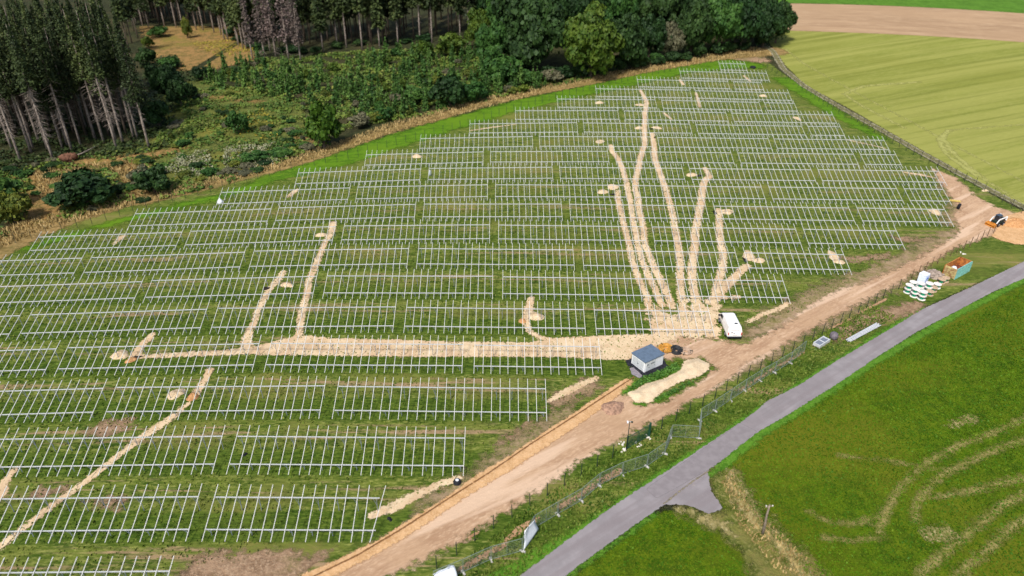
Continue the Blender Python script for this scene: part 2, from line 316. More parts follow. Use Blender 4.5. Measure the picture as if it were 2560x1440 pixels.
m_old,nt,b=newmat('older_asphalt',.9,.2); P_=coords(nt); a=N(nt,'ShaderNodeAttribute',attribute_name='d'); L(nt,mapr(nt,a.outputs['Fac'],0,.08),b.inputs['Alpha']); c=mixc(nt,mapr(nt,noise(nt,P_,1.2,4,.6),.35,.65),(.22,.197,.204),(.26,.235,.242)); L(nt,c,b.inputs['Base Color'])
patch('road_repair',[('p',[(1850,1058),(1894,1079),(1812,1145),(1770,1176),(1690,1222),(1640,1248),(1614,1222),(1690,1168)])],m_old,.056,cell=.3,margin=.4)
# dirt track and earthworks
def dirt_extra(nt,c,P,n1,n2,n3):
    S=coords(nt,(.1,1.3,1),A_TRK); t=noise(nt,S,.9,3,.6)
    c=mixc(nt,mapr(nt,t,.5,.66,0,.55),c,(.36,.22,.13))
    return mixc(nt,mapr(nt,noise(nt,S,.45,3,.5),.52,.65,0,.7),c,(.70,.51,.36))
m_dirt=ground_mat('compacted_dirt',((.38,.235,.14),(.50,.33,.205),(.61,.43,.285),(.42,.27,.16)),.08,.5,3.5,stretch=(.35,1.1,1),rot=A_TRK,edge=(1.1,1.1),edgescale=.9,bumps=.6,extra=dirt_extra)
TRACK=[(700,1475),(839,1412),(943,1360),(1099,1262),(1273,1150),(1450,1035),(1570,960),(1600,1010),(1650,1010),(1740,962),(1790,925),(1760,895),(1560,900),(1560,850),(1700,838),(1790,850),(1860,862),(1960,812),(2030,762),(2100,724),(2172,702),(2228,677),(2283,652),(2339,618),(2394,590),(2398,565),(2382,540),(2398,520),(2380,495),(2345,450),(2330,420),(2390,445),(2440,492),(2490,518),(2545,535),(2600,555),(2600,600),(2480,590),(2422,607),(2367,632),(2311,668),(2256,702),(2186,738),(2106,782),(2033,818),(1950,871),(1875,910),(1775,982),(1700,1020),(1610,1067),(1543,1100),(1450,1155),(1394,1190),(1290,1263),(1186,1332),(1082,1388),(995,1430),(880,1500)]
m_fr=ground_mat('track_fringe',((.20,.17,.06),(.33,.23,.14),(.42,.31,.2),(.13,.15,.03)),.12,.8,3.5,stretch=(.6,1,1),edge=(3,2.2),edgescale=.5,bumps=.8)
patch('worn_track_fringe',[('l',[(1880,835),(1960,800),(2030,752),(2100,716),(2172,694),(2260,655),(2339,608),(2385,580)],[2,4.5,4,3.5,4,3,3,2]),('l',[(2370,470),(2400,500),(2380,560)],[3,3,3]),('l',[(1060,1275),(1180,1195),(1300,1110),(1420,1030)],[1,2,2.5,2]),('l',[(1860,925),(2033,822),(2186,742),(2311,672)],1.0)],m_fr,.036,cell=.7,margin=4)
patch('dirt_track',[('p',TRACK)],m_dirt,.040,cell=.7,margin=2)
m_soil=ground_mat('bare_topsoil',((.23,.145,.085),(.36,.235,.145),(.48,.34,.22),(.19,.18,.06)),.12,.7,3.5,edge=(1.6,1.5),edgescale=.8,bumps=1,bd=.2)
patch('bare_soil',[('p',[(430,1470),(450,1410),(560,1385),(700,1378),(820,1390),(760,1440),(700,1490)]),('l',[(1395,1005),(1480,962)],[2.5,2]),('p',[(1475,1040),(1490,1005),(1530,988),(1575,1000),(1590,1025),(1540,1060),(1500,1075)]),('l',[(2120,650),(2230,640)],[2,1]),('l',[(2250,598),(2330,600)],[2,1]),('l',[(2000,770),(2120,705)],[3,1.5]),('l',[(1250,1110),(1330,1060),(1370,1090)],[.5,1,1.5]),('l',[(2160,805),(2200,790),(2290,765)],[2.5,2.5,2.5]),('l',[(2090,850),(2140,815)],[1.2,1.5]),('l',[(1800,140),(1900,150)],[4,6]),('l',[(250,1075),(300,1065)],[2.6,2.4]),('l',[(100,1230),(150,1225)],[1.2,1.2]),('l',[(230,1250),(300,1255)],[.9,.9])],m_soil,.032,cell=.6,margin=2.5)
def clods(nt,c,P,n1,n2,n3):
    S=coords(nt,(1,1.6,1)); n=noise(nt,S,1.9,5,.8); big=noise(nt,P,.35,3,.6)
    c=mixc(nt,mapr(nt,big,.42,.62,0,.65),c,(.53,.36,.21)); c=mixc(nt,mapr(nt,noise(nt,P,3.5,5,.8),.5,.75,0,.5),c,(.42,.29,.17))
    return mixc(nt,mapr(nt,n,.67,.77,0,.5),c,(.24,.17,.09))
SANDC=((.58,.43,.26),(.68,.53,.34),(.77,.64,.45),(.62,.45,.28))
m_sand=ground_mat('spread_sand',SANDC,.3,.9,6,edge=(.2,.42),edgescale=2.3,bumps=.3,bd=.04,extra=clods)
m_sand2=ground_mat('pale_sand',((.58,.44,.28),(.68,.54,.36),(.76,.63,.45)),.3,1.2,5,edge=(.15,.3),edgescale=2,bumps=.8,bd=.08)
def trail(pts,w,lift,mat=None,mound=.08,name='sand_trail'):
    w=[q*.86 for q in w] if hasattr(w,'__len__') else w*.86
    return patch(name,[('l',pts,w)],mat or m_sand,lift,cell=.33,margin=.9,mound=mound)
trail([(1545,478),(1544,497),(1554,540),(1565,581),(1573,612),(1581,654),(1596,695),(1615,737),(1623,765)],1.35,.050)
trail([(1527,364),(1530,379),(1544,395),(1554,416),(1566,454),(1570,479),(1577,510),(1582,550),(1590,581),(1596,618),(1606,654),(1621,689),(1637,722),(1655,765)],1.35,.056)
trail([(1601,226),(1612,245),(1617,257),(1612,284),(1611,320),(1612,360),(1606,379),(1600,397),(1597,422),(1590,441),(1587,472),(1595,497),(1599,529),(1608,570),(1612,612),(1623,639),(1637,675),(1654,706),(1669,737),(1680,768)],[1,1.3]+[1.45]*18,.062)
trail([(1630,334),(1635,360),(1636,385),(1639,404),(1646,422),(1655,447),(1662,466),(1669,491),(1675,510),(1683,545),(1690,583),(1698,625),(1700,656),(1700,687),(1702,729),(1708,775)],[1.2]+[1.5]*15,.050)
trail([(1762,420),(1773,441),(1760,456),(1755,479),(1752,510),(1746,542),(1737,583),(1737,615),(1731,656),(1729,687),(1733,719),(1742,760)],[1.0]+[1.7]*11,.056)
trail([(1797,525),(1798,562),(1800,604),(1808,635),(1806,667),(1800,692),(1792,719),(1783,760)],1.6,.050)
trail([(1868,665),(1860,670),(1840,690),(1819,710),(1800,729),(1779,756)],[1.6,1.8,1.6,2.2,2,2],.056)
trail([(708,680),(696,700),(676,720),(665,737),(656,758),(642,783),(637,804),(625,825),(617,846),(616,877)],[1.2,1.5,1.2,1.1,1.2,1.2,1.2,1.3,1.6,2.2],.050)
trail([(833,557),(829,582),(812,607),(800,638),(787,669),(773,700),(767,740),(760,762),(754,783),(750,815),(744,850)],[1.6,1.5,1.1]+[1.3]*8,.050)
trail([(525,925),(512,950),(492,982)],[1.2,1.1,1.4],.050)
trail([(470,1008),(430,1045),(400,1065),(360,1090),(320,1120),(270,1160),(200,1215),(130,1265),(60,1320),(-10,1375),(-60,1410)],[.7,1,1.5,1.3,1.1,1,1,1,1,1.1,1.1],.050)
trail([(340,893),(400,890),(470,886),(560,882),(640,876),(760,868)],[.8,1.3,1.4,1.5,2.2,2.6],.056)
trail([(380,838),(352,868),(335,892)],[1.3,1.6,1.6],.062,mound=.12)
trail([(1870,805),(1905,787),(1940,775),(1972,760)],[.8,1,1.1,1.1],.050)
trail([(930,1290),(985,1268),(1040,1238),(1100,1210),(1148,1196)],[1,1.7,1.3,1.1,1],.050)
trail([(1372,1003),(1420,978),(1490,945)],[.8,1.3,1],.050)
trail([(1175,327),(1230,319),(1290,311)],[.5,.7,.4],.050,mound=.03)
trail([(2118,350),(2165,360),(2212,371)],.55,.050,mound=.04)
trail([(2258,431),(2300,437),(2342,446)],[.6,1.3,.5],.050,mound=.04)
trail([(1740,232),(1745,250),(1749,268)],[.8,1,.8],.050)
trail([(1860,190),(1875,203)],.9,.050)
trail([(-30,1262),(0,1235),(15,1200),(42,1170)],[2.2,1.9,1.0,.9],.050)
trail([(1700,200),(1708,212)],1.0,.050)
trail([(1660,283),(1678,298)],.8,.050)
trail([(305,592),(285,610)],[1.5,.8],.050)
trail([(740,476),(722,492)],[1.4,1.2],.050)
trail([(1328,745),(1322,775),(1314,800),(1322,828),(1350,845),(1385,852)],[1,1.7,1.1,1,1,1.2],.066)
# wide haul strip and the splayed end of the trails
patch('sand_haul_strip',[('p',[(735,842),(770,840),(830,847),(1000,850),(1150,856),(1320,857),(1400,845),(1500,840),(1620,836),(1690,842),(1660,860),(1590,870),(1575,900),(1520,900),(1400,893),(1100,893),(900,891),(760,889),(640,888),(620,872)])],m_sand,.072,cell=.45,margin=1)
m_splay=ground_mat('churned_sand',SANDC,.3,1.0,5,edge=(.2,1.5),edgescale=.85,bumps=.5,bd=.08,extra=clods)
patch('sand_splay',[('p',[(1625,775),(1690,790),(1740,765),(1800,765),(1795,800),(1800,845),(1640,845),(1625,815)]),('l',[(1750,765),(1800,740),(1845,745)],[1.2,1.2,.6]),('l',[(1640,770),(1612,782)],[.8,.3]),('l',[(1700,775),(1730,740)],[1,.5])],m_splay,.078,cell=.4,margin=1.6)
m_orange=ground_mat('orange_sand',((.50,.29,.13),(.62,.38,.19),(.70,.48,.28)),.3,1,5,edge=(.25,.3),edgescale=2,bumps=.5)
patch('cable_trench_backfill',[('p',[(740,1445),(839,1402),(943,1353),(1012,1308),(1099,1256),(1186,1192),(1273,1141),(1360,1082),(1450,1023),(1565,946),(1592,956),(1465,1052),(1375,1112),(1290,1170),(1200,1222),(1120,1275),(1025,1338),(910,1405),(800,1460)])],m_orange,.085,cell=.5,margin=.6,mound=.10)
m_line=ground_mat('dark_trench_line',((.17,.08,.03),(.22,.11,.04),(.3,.16,.07)),.5,2,6,edge=(.06,.08),edgescale=3)  # dark brown line laid along the backfill
patch('trench_groove',[('l',[(760,1456),(801,1436),(894,1391),(1005,1325),(1117,1252),(1221,1186),(1325,1114),(1450,1034),(1585,945)],.17)],m_line,.215,cell=.16,margin=.3)
patch('sand_heap',[('p',[(1562,982),(1590,1010),(1630,1007),(1655,980),(1700,957),(1750,940),(1770,925),(1775,912),(1745,897),(1712,902),(1700,925),(1662,947),(1612,960),(1590,975)])],m_sand2,.085,cell=.35,margin=.8,mound=.35)
patch('sand_yard',[('p',[(2478,592),(2490,575),(2515,540),(2560,528),(2660,545),(2700,600),(2600,612),(2540,612),(2505,603)])],m_orange,.085,cell=.5,margin=.8,mound=.1)
# excavated blobs of soil beside the trenches
def heap(px,py,rx,ry,h,mat,label,name='soil_heap',rz=0,seed=0):
    p=at(px,py); rg=np.random.default_rng(seed+int(px)); n=22; m=9; V=[];F=[]
    ph=rg.uniform(0,6.28,6)
    for i in range(m+1):
        t=i/m
        for j in range(n):
            a=2*PI*j/n; wob=1+.16*math.sin(2*a+ph[0])+.1*math.sin(3*a+ph[1])+.06*math.sin(7*a+ph[2])
            r=t*wob; x=r*rx*math.cos(a); y=r*ry*math.sin(a)
            z=h*(1-t**1.7)*(1+.12*math.sin(5*a+ph[3]+6*t)+.1*rg.uniform(-1,1)) if i<m else -.15
            X=p[0]+x*math.cos(rz)-y*math.sin(rz); Y=p[1]+x*math.sin(rz)+y*math.cos(rz)
            V.append((X-p[0],Y-p[1],float(tz(X,Y))-p[2]+z))
    for i in range(m):
        for j in range(n): F.append((i*n+j,i*n+(j+1)%n,(i+1)*n+(j+1)%n,(i+1)*n+j)[::-1])
    mb=MB(); mb.add(V,F); o=mb.build(name,mat,None,True); o.location=p
    return tag(o,label,'heap','heaps of dug sand and soil')
HP=[(300,888,1.5,1.1,.5,0,'pale sand heap at the left end of the long sandy strip'),(328,901,.9,.6,.4,1,'small orange soil heap just right of the pale heap on the left'),(440,985,1.2,1.1,.45,0,'pinkish soil heap left of the open pit among the lower left frames'),(482,993,.9,.8,.5,1,'orange clods of soil at the pit where the long diagonal sand trail starts'),
(717,713,1.3,.8,.4,0,'oval sand heap right of the head of the short left trail'),(803,588,1.3,.8,.4,0,'small oval sand heap left of the head of the long left trail'),(1335,790,1.6,1.3,.55,0,'round sand heap beside the hooked trail in the middle of the field'),(1307,803,.8,.7,.25,1,'reddish soil patch heaped left of the hooked trail'),
(1500,355,1.2,1.0,.5,0,'lone sand heap left of the top of the forked trails'),(1507,480,1.4,1.0,.5,0,'sand heap left of the three parallel trails halfway up'),(1532,468,1.5,1.3,.5,0,'pale sand heap joined to the top of the leftmost parallel trail'),(1729,438,1.3,.9,.5,0,'oval sand heap left of the dark pit near the right-hand trails'),(1818,530,1.5,1.0,.55,0,'big sand heap at the head of the rightmost trail'),
(1872,640,1.3,1.9,.45,0,'long sand heap below the frames right of the trails'),(1897,652,1.2,.9,.5,0,'round sand heap at the right tip of the long heap'),(2083,640,1.0,2.0,.35,0,'pale stony heap near the right end of the frames above the track'),(2098,655,1.0,.9,.35,0,'pale heap with clods beside the last post of its row'),(2338,530,1.0,1.9,.3,0,'pale heap under the outermost right-hand frames'),(1908,240,1.1,1.0,.4,0,'small sand heap near the far right frames'),
(1993,297,.8,1.5,.4,0,'small sand heap under the right-hand frames by the bend'),(1498,257,1.2,1.2,.4,0,'small sand heap under the far left frames'),(1042,391,1.1,1.3,.4,0,'pale sand heap near the left frames below the hedge'),(1600,263,1.3,.8,.4,0,'sand spoil on the left of the farthest crossing trail'),(1598,321,1.3,.8,.5,0,'sand spoil left of the crossing in the far middle trail'),(1642,320,1.6,.7,.4,0,'sand spoil right of the crossing in the far middle trail'),(2462,477,.8,.5,.3,0,'small sand heap between fence posts at the far right bend')]
m_h0=ground_mat('heaped_sand',SANDC,.5,1.3,5,edge=None,bumps=.9); m_h1=ground_mat('heaped_clay',((.42,.2,.08),(.56,.3,.13),(.66,.42,.22)),.5,1.3,5,edge=None,bumps=.9)
for i,(x,y,a_,b_,h_,k,lab) in enumerate(HP): heap(x,y,a_,b_,h_,(m_h0,m_h1)[k],lab,'sand_heap' if k==0 else 'soil_heap',RNG.uniform(-.3,.3))
heap(2535,562,3.2,2.1,1.3,m_h1,'large orange sand pile beside the white skid loader','sand_pile')
heap(1532,1020,2.0,1.2,.55,solid('brown_rubble',(.36,.22,.15),.95,.2,0,.2,3),'lumpy brown soil heap between trench and dirt track below the cabin','soil_heap',.4)
m_pit=solid('near_black_pit',(.025,.02,.015),.9,.2)  # near-black colour for flat discs that stand in for the pits
def pit(px,py,rx,ry,label):
    p=at(px,py); mb=MB(); n=14; V=[(0,0,.11)]; 
    for j in range(n): a=2*PI*j/n; k=1+.2*math.sin(3*a+px); V.append((rx*k*math.cos(a),ry*k*math.sin(a),.1))
    mb.add(V,[(0,1+j,1+(j+1)%n) for j in range(n)]); o=mb.build('dug_pit',m_pit); o.location=p; tag(o,kind='structure')
for q in [(667,722,.6,.5),(1748,440,.7,.5),(1531,487,.7,.4),(1787,533,.35,.9),(1862,650,.35,.9),(1628,323,.5,.5),(478,990,.5,.35),(1637,345,.25,.6),(345,893,.7,.25)]: pit(*q,'')

# ------------------------------------------------------------------ mounting frames
HF,DH=.966,1.061
TAB={0:[(-57.85,24)],1:[(-58.5,24),(-30.4,16)],2:[(-59.08,24),(-30.98,24)],3:[(-77.28,24),(-49.18,24),(-21.08,24)],4:[(-88.26,24),(-60.16,24),(-32.06,24),(-3.96,16)],5:[(-98.75,24),(-70.65,24),(-42.55,24),(-14.46,24),(13.64,16)],6:[(-84.39,24),(-56.29,24),(-28.19,24),(-.1,24),(28.,16)],7:[(-98.84,24),(-70.74,24),(-42.64,24),(-14.54,24),(13.55,24),(41.65,16)],8:[(-85.18,24),(-57.06,24),(-28.96,24),(-.87,24),(27.23,24),(55.2,16)],9:[(-71.4,24),(-43.37,24),(-15.28,24),(12.82,24),(40.92,24),(69.01,16)],10:[(-57.8,24),(-29.69,24),(-1.59,24),(26.51,24),(54.61,24),(82.7,8)],11:[(-44.2,24),(-15.98,24),(12.12,24),(40.21,24),(68.2,24)],12:[(-31.0,24),(-2.9,24),(25.2,24),(53.29,24),(81.4,8)],13:[(-19.6,24),(8.52,24),(36.62,24),(64.5,24)],14:[(-8.28,24),(19.82,24),(47.91,24),(76.01,8)],15:[(3.1,24),(31.26,24),(59.35,24)],16:[(14.5,24),(42.72,24),(70.8,8)],17:[(25.9,24),(54.0,24)],18:[(39.0,24),(67.3,8)],19:[(53.4,24)],20:[(67.7,8)]}
PT=26.42/23
m_raf=solid('pale_rafter_steel',(.72,.72,.70),.45,.5,.1,.05,2)
def rail_mesh(Lr,z):
    mb=MB(); mb.box((Lr/2,0,z-.05),(Lr+.1,.075,.025)); mb.box((Lr/2,-.03,z-.1),(Lr+.1,.015,.08)); mb.box((Lr/2,.03,z-.1),(Lr+.1,.015,.08)); return mb.mesh('rail',GALV)
sl=DH/SEP
def rafter_mesh():
    a=(0,-1.28,HF+.02-1.28*sl); b=(0,SEP+1.32,HF+.02+(SEP+1.32)*sl); mb=MB(); mb.bar(a,b,.056,.07); return mb.mesh('rafter',m_raf)
def post_mesh(h,braced):
    mb=MB(); mb.box((0,0,(h-.45)/2-.1),(.05,.05,h-.15+.4+.2)); 
    mb.bar((0,0,h*.42),(-.36,0,h-.13),.03,.03)
    mb.bar((0,0,h*.42),(0,.0,h*.42+.02),.06,.06)
    return mb.mesh('support_post',GALV2)
RM={n:(rail_mesh(PT*(n-1),HF),rail_mesh(PT*(n-1),HF+DH)) for n in (24,16,8)}
RAF=rafter_mesh(); PF=post_mesh(HF,0); PB=post_mesh(HF+DH,1)
ORD=['first','second','third','fourth','fifth','sixth','seventh','eighth','ninth','tenth','eleventh','twelfth','thirteenth','fourteenth','fifteenth','sixteenth','seventeenth','eighteenth','nineteenth','twentieth','twenty-first']
def mobj(name,me,parent,loc=(0,0,0)):
    o=bpy.data.objects.new(name,me); COL.objects.link(o); o.parent=parent; o.location=loc; return o
def frame(r,t,x0,n,cnt):
    Lr=PT*(n-1); Y=Y_ROW+D_ROW*r
    z=lambda x,y: float(tz(x,y))
    A=Vector((x0,Y,z(x0,Y))); B=Vector((x0+Lr,Y,z(x0+Lr,Y))); C=Vector((x0+Lr/2,Y+SEP,z(x0+Lr/2,Y+SEP)))
    M0=Vector((x0+Lr/2,Y,z(x0+Lr/2,Y)))
    X=(B-A).normalized(); Yv=(C-(A+B)/2); Yv=(Yv-X*Yv.dot(X)).normalized(); Z=X.cross(Yv)
    root=bpy.data.objects.new('solar_mounting_frame',None); COL.objects.link(root)
    root.matrix_world=Matrix.Translation(A+(M0-(A+B)/2)*.6)@Matrix((X,Yv,Z)).transposed().to_4x4()
    pos=ORD[t]+' from left' if cnt>1 else 'lone'
    if t==cnt-1 and cnt>1: pos='rightmost'
    elif t==0 and cnt>1: pos='leftmost'
    lab='%s%s steel solar frame, %s row from the bottom edge'%('short ' if n<24 else '',pos,ORD[r])
    tag(root,lab,'solar frame','rows of empty solar panel mounting frames')
    mobj('rail',RM[n][0],root); mobj('rail',RM[n][1],root,(0,SEP,0))
    for i in range(n):
        x=i*PT+(.035 if i%2 else -.035)
        o=mobj('rafter',RAF,root,(x,random.uniform(-.02,.02),0))
        if (r,t,i)==(1,1,15): o.rotation_euler=(0,0,R(-9)); o.location=(x-.2,0,0)
    m=max(2,round((Lr-.6)/1.98)+1)
    for i in range(m):
        x=.45+i*(Lr-.75)/(m-1)
        mobj('support_post',PF,root,(x,0,0)); mobj('support_post',PB,root,(x,SEP,0))
for r,T in TAB.items():
    for t,(x0,n) in enumerate(T): frame(r,t,x0,n,len(T))

# ------------------------------------------------------------------ vegetation
def proj(p):
    d=np.array(p,float)-np.array([0,0,H]); w=d@FW; return 1280+F_PX*(d@RT)/w,720-F_PX*(d@UP)/w
def quads(C,size,rg,nrm=None,flat=0,aspect=1.0,hang=None):
    """leaf clumps: one small quad per centre"""
    n=len(C); a=rg.normal(size=(n,3)); 
    if nrm is not None: a=nrm+a*.55
    if flat: a[:,2]+=flat
    a/=np.linalg.norm(a,axis=1)[:,None]+1e-9
    t=rg.normal(size=(n,3)); u=np.cross(a,t); u/=np.linalg.norm(u,axis=1)[:,None]+1e-9; v=np.cross(a,u)
    s=(size*rg.uniform(.6,1.35,n))[:,None] if np.ndim(size)==0 else size[:,None]
    u=u*s/2; v=v*s/2*aspect; k=rg.uniform(.35,1,(n,1))
    return np.stack([C-u-v*k,C+u*k-v,C+u+v*k,C-u*k+v],1).reshape(-1,3)
def qidx(nv): return np.arange(nv).reshape(-1,4)
def crown_mesh(name,mat,seed,lobes=42,per=210,leaf=.085,flatten=.8,low=-.55):
    rg=np.random.default_rng(seed); Cs=[];Ns=[]
    L0=rg.normal(size=(lobes,3)); L0/=np.linalg.norm(L0,axis=1)[:,None]; L0[:,2]=np.where(L0[:,2]<low,-L0[:,2]*.5,L0[:,2])
    for l in L0:
        c=l*rg.uniform(.45,.8); r=rg.uniform(.17,.36); q=rg.normal(size=(per,3)); q/=np.linalg.norm(q,axis=1)[:,None]
        rr=r*rg.uniform(.72,1.08,(per,1)); Cs.append(c+q*rr*np.array([1,1,.85])); Ns.append(q)
    inner=rg.normal(size=(int(lobes*per*.12),3))*.3; Cs.append(inner); Ns.append(inner)
    C=np.concatenate(Cs); Nn=np.concatenate(Ns); C[:,2]*=flatten
    V=quads(C,leaf,rg,Nn); return npmesh(name,V,qidx(len(V)),mat,link=False)
def trunk_mesh(name,mat,h,r,seed,limbs=6,spread=.5):
    rg=random.Random(seed); mb=MB(); pts=[(0,0,-.6)]; n=7
    for i in range(1,n+1): pts.append((rg.uniform(-.15,.15)*i*r*2,rg.uniform(-.15,.15)*i*r*2,h*i/n))
    mb.tube(pts,[r*1.3]+[r*(1-.75*i/n) for i in range(1,n+1)],7)
    for k in range(limbs):
        i=rg.randint(3,n-1); a=rg.uniform(0,6.28); p=Vector(pts[i]); L1=h*spread*rg.uniform(.5,1)
        q=p+Vector((math.cos(a)*L1*.6,math.sin(a)*L1*.6,L1*.45)); mb.tube([p,(p+q)/2+Vector((0,0,.1*L1)),q],[r*.4,r*.25,r*.1],5)
    return mb.mesh(name,mat,True)
M_BARK=solid('grey_bark',(.30,.255,.22),.9,.15,0,.25,2,(.13,.10,.08)); M_BARKD=solid('dark_and_shaded_bark',(.11,.085,.065),.9,.15,0,.2,2)
G_SPR=leafmat('spruce_needles',(.022,.04,.012),(.05,.075,.02),(.12,.14,.04),.25,.4)
G_DK=leafmat('dark_oak_leaves',(.010,.030,.007),(.022,.058,.012),(.05,.10,.02),.22,.22)
G_LONE=leafmat('lone_tree_leaves',(.02,.055,.004),(.06,.12,.008),(.16,.22,.02),.45,.1)
G_YNG=leafmat('young_spruce_needles',(.032,.085,.014),(.07,.15,.026),(.14,.23,.05),.4,.3)
G_BR=leafmat('bright_green_leaves',(.035,.075,.006),(.08,.125,.012),(.155,.19,.025),.3,.15)  # leaf colour of the bright yellow-green and light green trees
G_MID=leafmat('mid_green_leaves',(.02,.065,.012),(.045,.115,.018),(.09,.17,.03),.35,.25)
G_YEL=leafmat('yellow_green_leaves',(.05,.08,.01),(.12,.145,.02),(.26,.24,.03),.5,.3)
G_GRY=leafmat('grey_brown_leaves',(.07,.075,.04),(.13,.125,.07),(.20,.18,.11),.4,.2)
G_DEAD=leafmat('dead_twigs',(.09,.065,.055),(.16,.12,.105),(.25,.2,.18),.5,.2)
def spruce_crown(name,mat,h,cb,rad,seed,dens=1.5,quad=.4):
    rg=np.random.default_rng(seed); Cs=[];Ns=[];Sz=[]
    z=cb
    while z<h-.3:
        t=(z-cb)/(h-cb); r=rad*(1-t)**.75*(.55+.45*min(1,(t+.08)*6)); nb=int((6+3*rg.random())*dens)
        for k in range(nb):
            a=rg.uniform(0,6.28); rr=r*rg.uniform(.55,1.12); m=max(2,int(rr*2.1))
            s=(np.arange(m)+.6)/m; x=rr*s; dz=-.42*rr*s**1.4+rg.uniform(-.2,.2)
            c=np.stack([x*math.cos(a),x*math.sin(a),z+dz],1)+rg.normal(scale=.1,size=(m,3)); Cs+= [c,c+np.array([0,0,-.28])]
            nn=np.tile([math.cos(a)*.35,math.sin(a)*.35,1.0],(m,1)); Ns+= [nn,np.tile([-math.sin(a),math.cos(a),.25],(m,1))]
            Sz+= [np.full(m,quad*(1.1-.4*t)),np.full(m,quad*.8)]
        z+=.62*(1-.35*t)
    Cs.append(np.array([[0,0,h-.2],[0,0,h+.3]])); Ns.append(np.array([[1,0,0],[0,1,0.]])); Sz.append(np.array([.4,.35]))
    C=np.concatenate(Cs); V=quads(C,np.concatenate(Sz)*rg.uniform(.7,1.3,len(C)),rg,np.concatenate(Ns)); return npmesh(name,V,qidx(len(V)),mat,link=False)
def spruce_trunk(name,mat,h,r,seed,twigs=40,tl=1.6,z0=.2,z1=.6):
    rg=random.Random(seed); mb=MB(); lean=(rg.uniform(-.4,.4),rg.uniform(-.4,.4))
    mb.tube([(lean[0]*t*t,lean[1]*t*t,h*t) for t in (-.03,.15,.35,.6,.85,1)],[r*1.15,r,r*.85,r*.6,r*.3,.03],7)
    for i in range(twigs):
        z=h*rg.uniform(z0,z1); a=rg.uniform(0,6.28); l=tl*rg.uniform(.4,1); mb.bar((0,0,z),(math.cos(a)*l,math.sin(a)*l,z-l*.35),.045,.045)
    return mb.mesh(name,mat,True)
BIG=[(spruce_crown('crown',G_SPR,33,h0,rad,s),spruce_trunk('trunk',M_BARK,33,.30,s,tw,tl,.18,.55)) for s,h0,rad,tw,tl in ((1,14,3.4,40,1.4),(2,17,3.0,70,2.4),(3,12,3.6,30,1.2),(4,19,3.1,90,2.6))]
BACK=[(spruce_crown('crown',G_SPR,28,h0,rad,s,.9,.8),spruce_trunk('trunk',M_BARK,28,.26,s,14,1.2,.2,.5)) for s,h0,rad in ((11,11,3.3),(12,13,3.0),(13,9,3.5))]
BIGD=[(a,spruce_trunk('trunk',M_BARKD,33,.30,70+i,30,1.4,.18,.55)) for i,(a,b) in enumerate(BIG)]  # inner trunks: shade inside the stand put into a darker bark colour
BACKD=[(a,spruce_trunk('trunk',M_BARKD,28,.26,80+i,14,1.2,.2,.5)) for i,(a,b) in enumerate(BACK)]  # back rows likewise: forest shade painted as darker bark
DEADT=[(spruce_crown('dead_crown',G_DEAD,25,6,2.5,s,.75,.5),spruce_trunk('trunk',M_BARK,25,.24,s,60,2.2,.05,.9)) for s in (21,22)]
BROAD={k:[crown_mesh('crown',m,30+i+j*5) for j in range(2)] for i,(k,m) in enumerate((('dk',G_DK),('br',G_BR),('mid',G_MID),('gry',G_GRY)))}
BUSH={k:[crown_mesh('foliage',m,60+i+j*7,lobes=22,per=120,leaf=.14,flatten=.9,low=-.3) for j in range(2)] for i,(k,m) in enumerate((('dk',G_DK),('mid',G_MID),('yel',G_YEL),('br',G_BR),('gry',G_GRY),('lone',G_LONE)))}
YOUNG=[(spruce_crown('crown',G_YNG,4.2,.25,1.15,40+s,.95,.42),spruce_trunk('trunk',M_BARKD,4.0,.05,40+s,0)) for s in range(3)]
BT=[trunk_mesh('trunk',M_BARKD,1.0,.03,s,8) for s in (5,6)]
ST=[trunk_mesh('stem',M_BARKD,1.0,.05,s,6,.6) for s in (7,8)]
def gz(x,y): return float(tz(x,y))
def tree2(name,pair,x,y,s,label,cat='tree',group=None,sz=None,pn=('crown','trunk')):
    e=empty(name,(x,y,gz(x,y)),random.uniform(0,6.28)); tag(e,label,cat,group)
    for m,n_ in zip(pair,pn):
        o=mobj(n_,m,e); o.scale=(s,s,s*(sz or 1))
    return e
def broad(px,py,kind,r,h,label,k=0,name='broadleaf_tree',group=None,world=None):
    p=at(px,py) if world is None else np.array([world[0],world[1],gz(*world)])
    e=empty(name,p,random.uniform(0,6.28)); tag(e,label,'tree',group)
    c=mobj('crown',BROAD[kind][k%2],e,(0,0,h-r*.62)); c.scale=(r,r,max(r*.85,(h-1)*.5)); c.scale=(r,r,h*.62); c.location=(0,0,h*.47)
    t=mobj('trunk',BT[k%2],e); t.scale=(h*.9,h*.9,h*.72); return e
def bush(px,py,kind,rx,h,label,k=0,name='shrub',cat='shrub',group=None,world=None):
    p=at(px,py) if world is None else np.array([world[0],world[1],gz(*world)])
    e=empty(name,p,random.uniform(0,6.28)); tag(e,label,cat,group)
    c=mobj('foliage',BUSH[kind][k%2],e,(0,0,h*.45)); c.scale=(rx,rx,h*.62)
    t=mobj('stem',ST[k%2],e); t.scale=(h*.8,h*.8,h*.6); return e
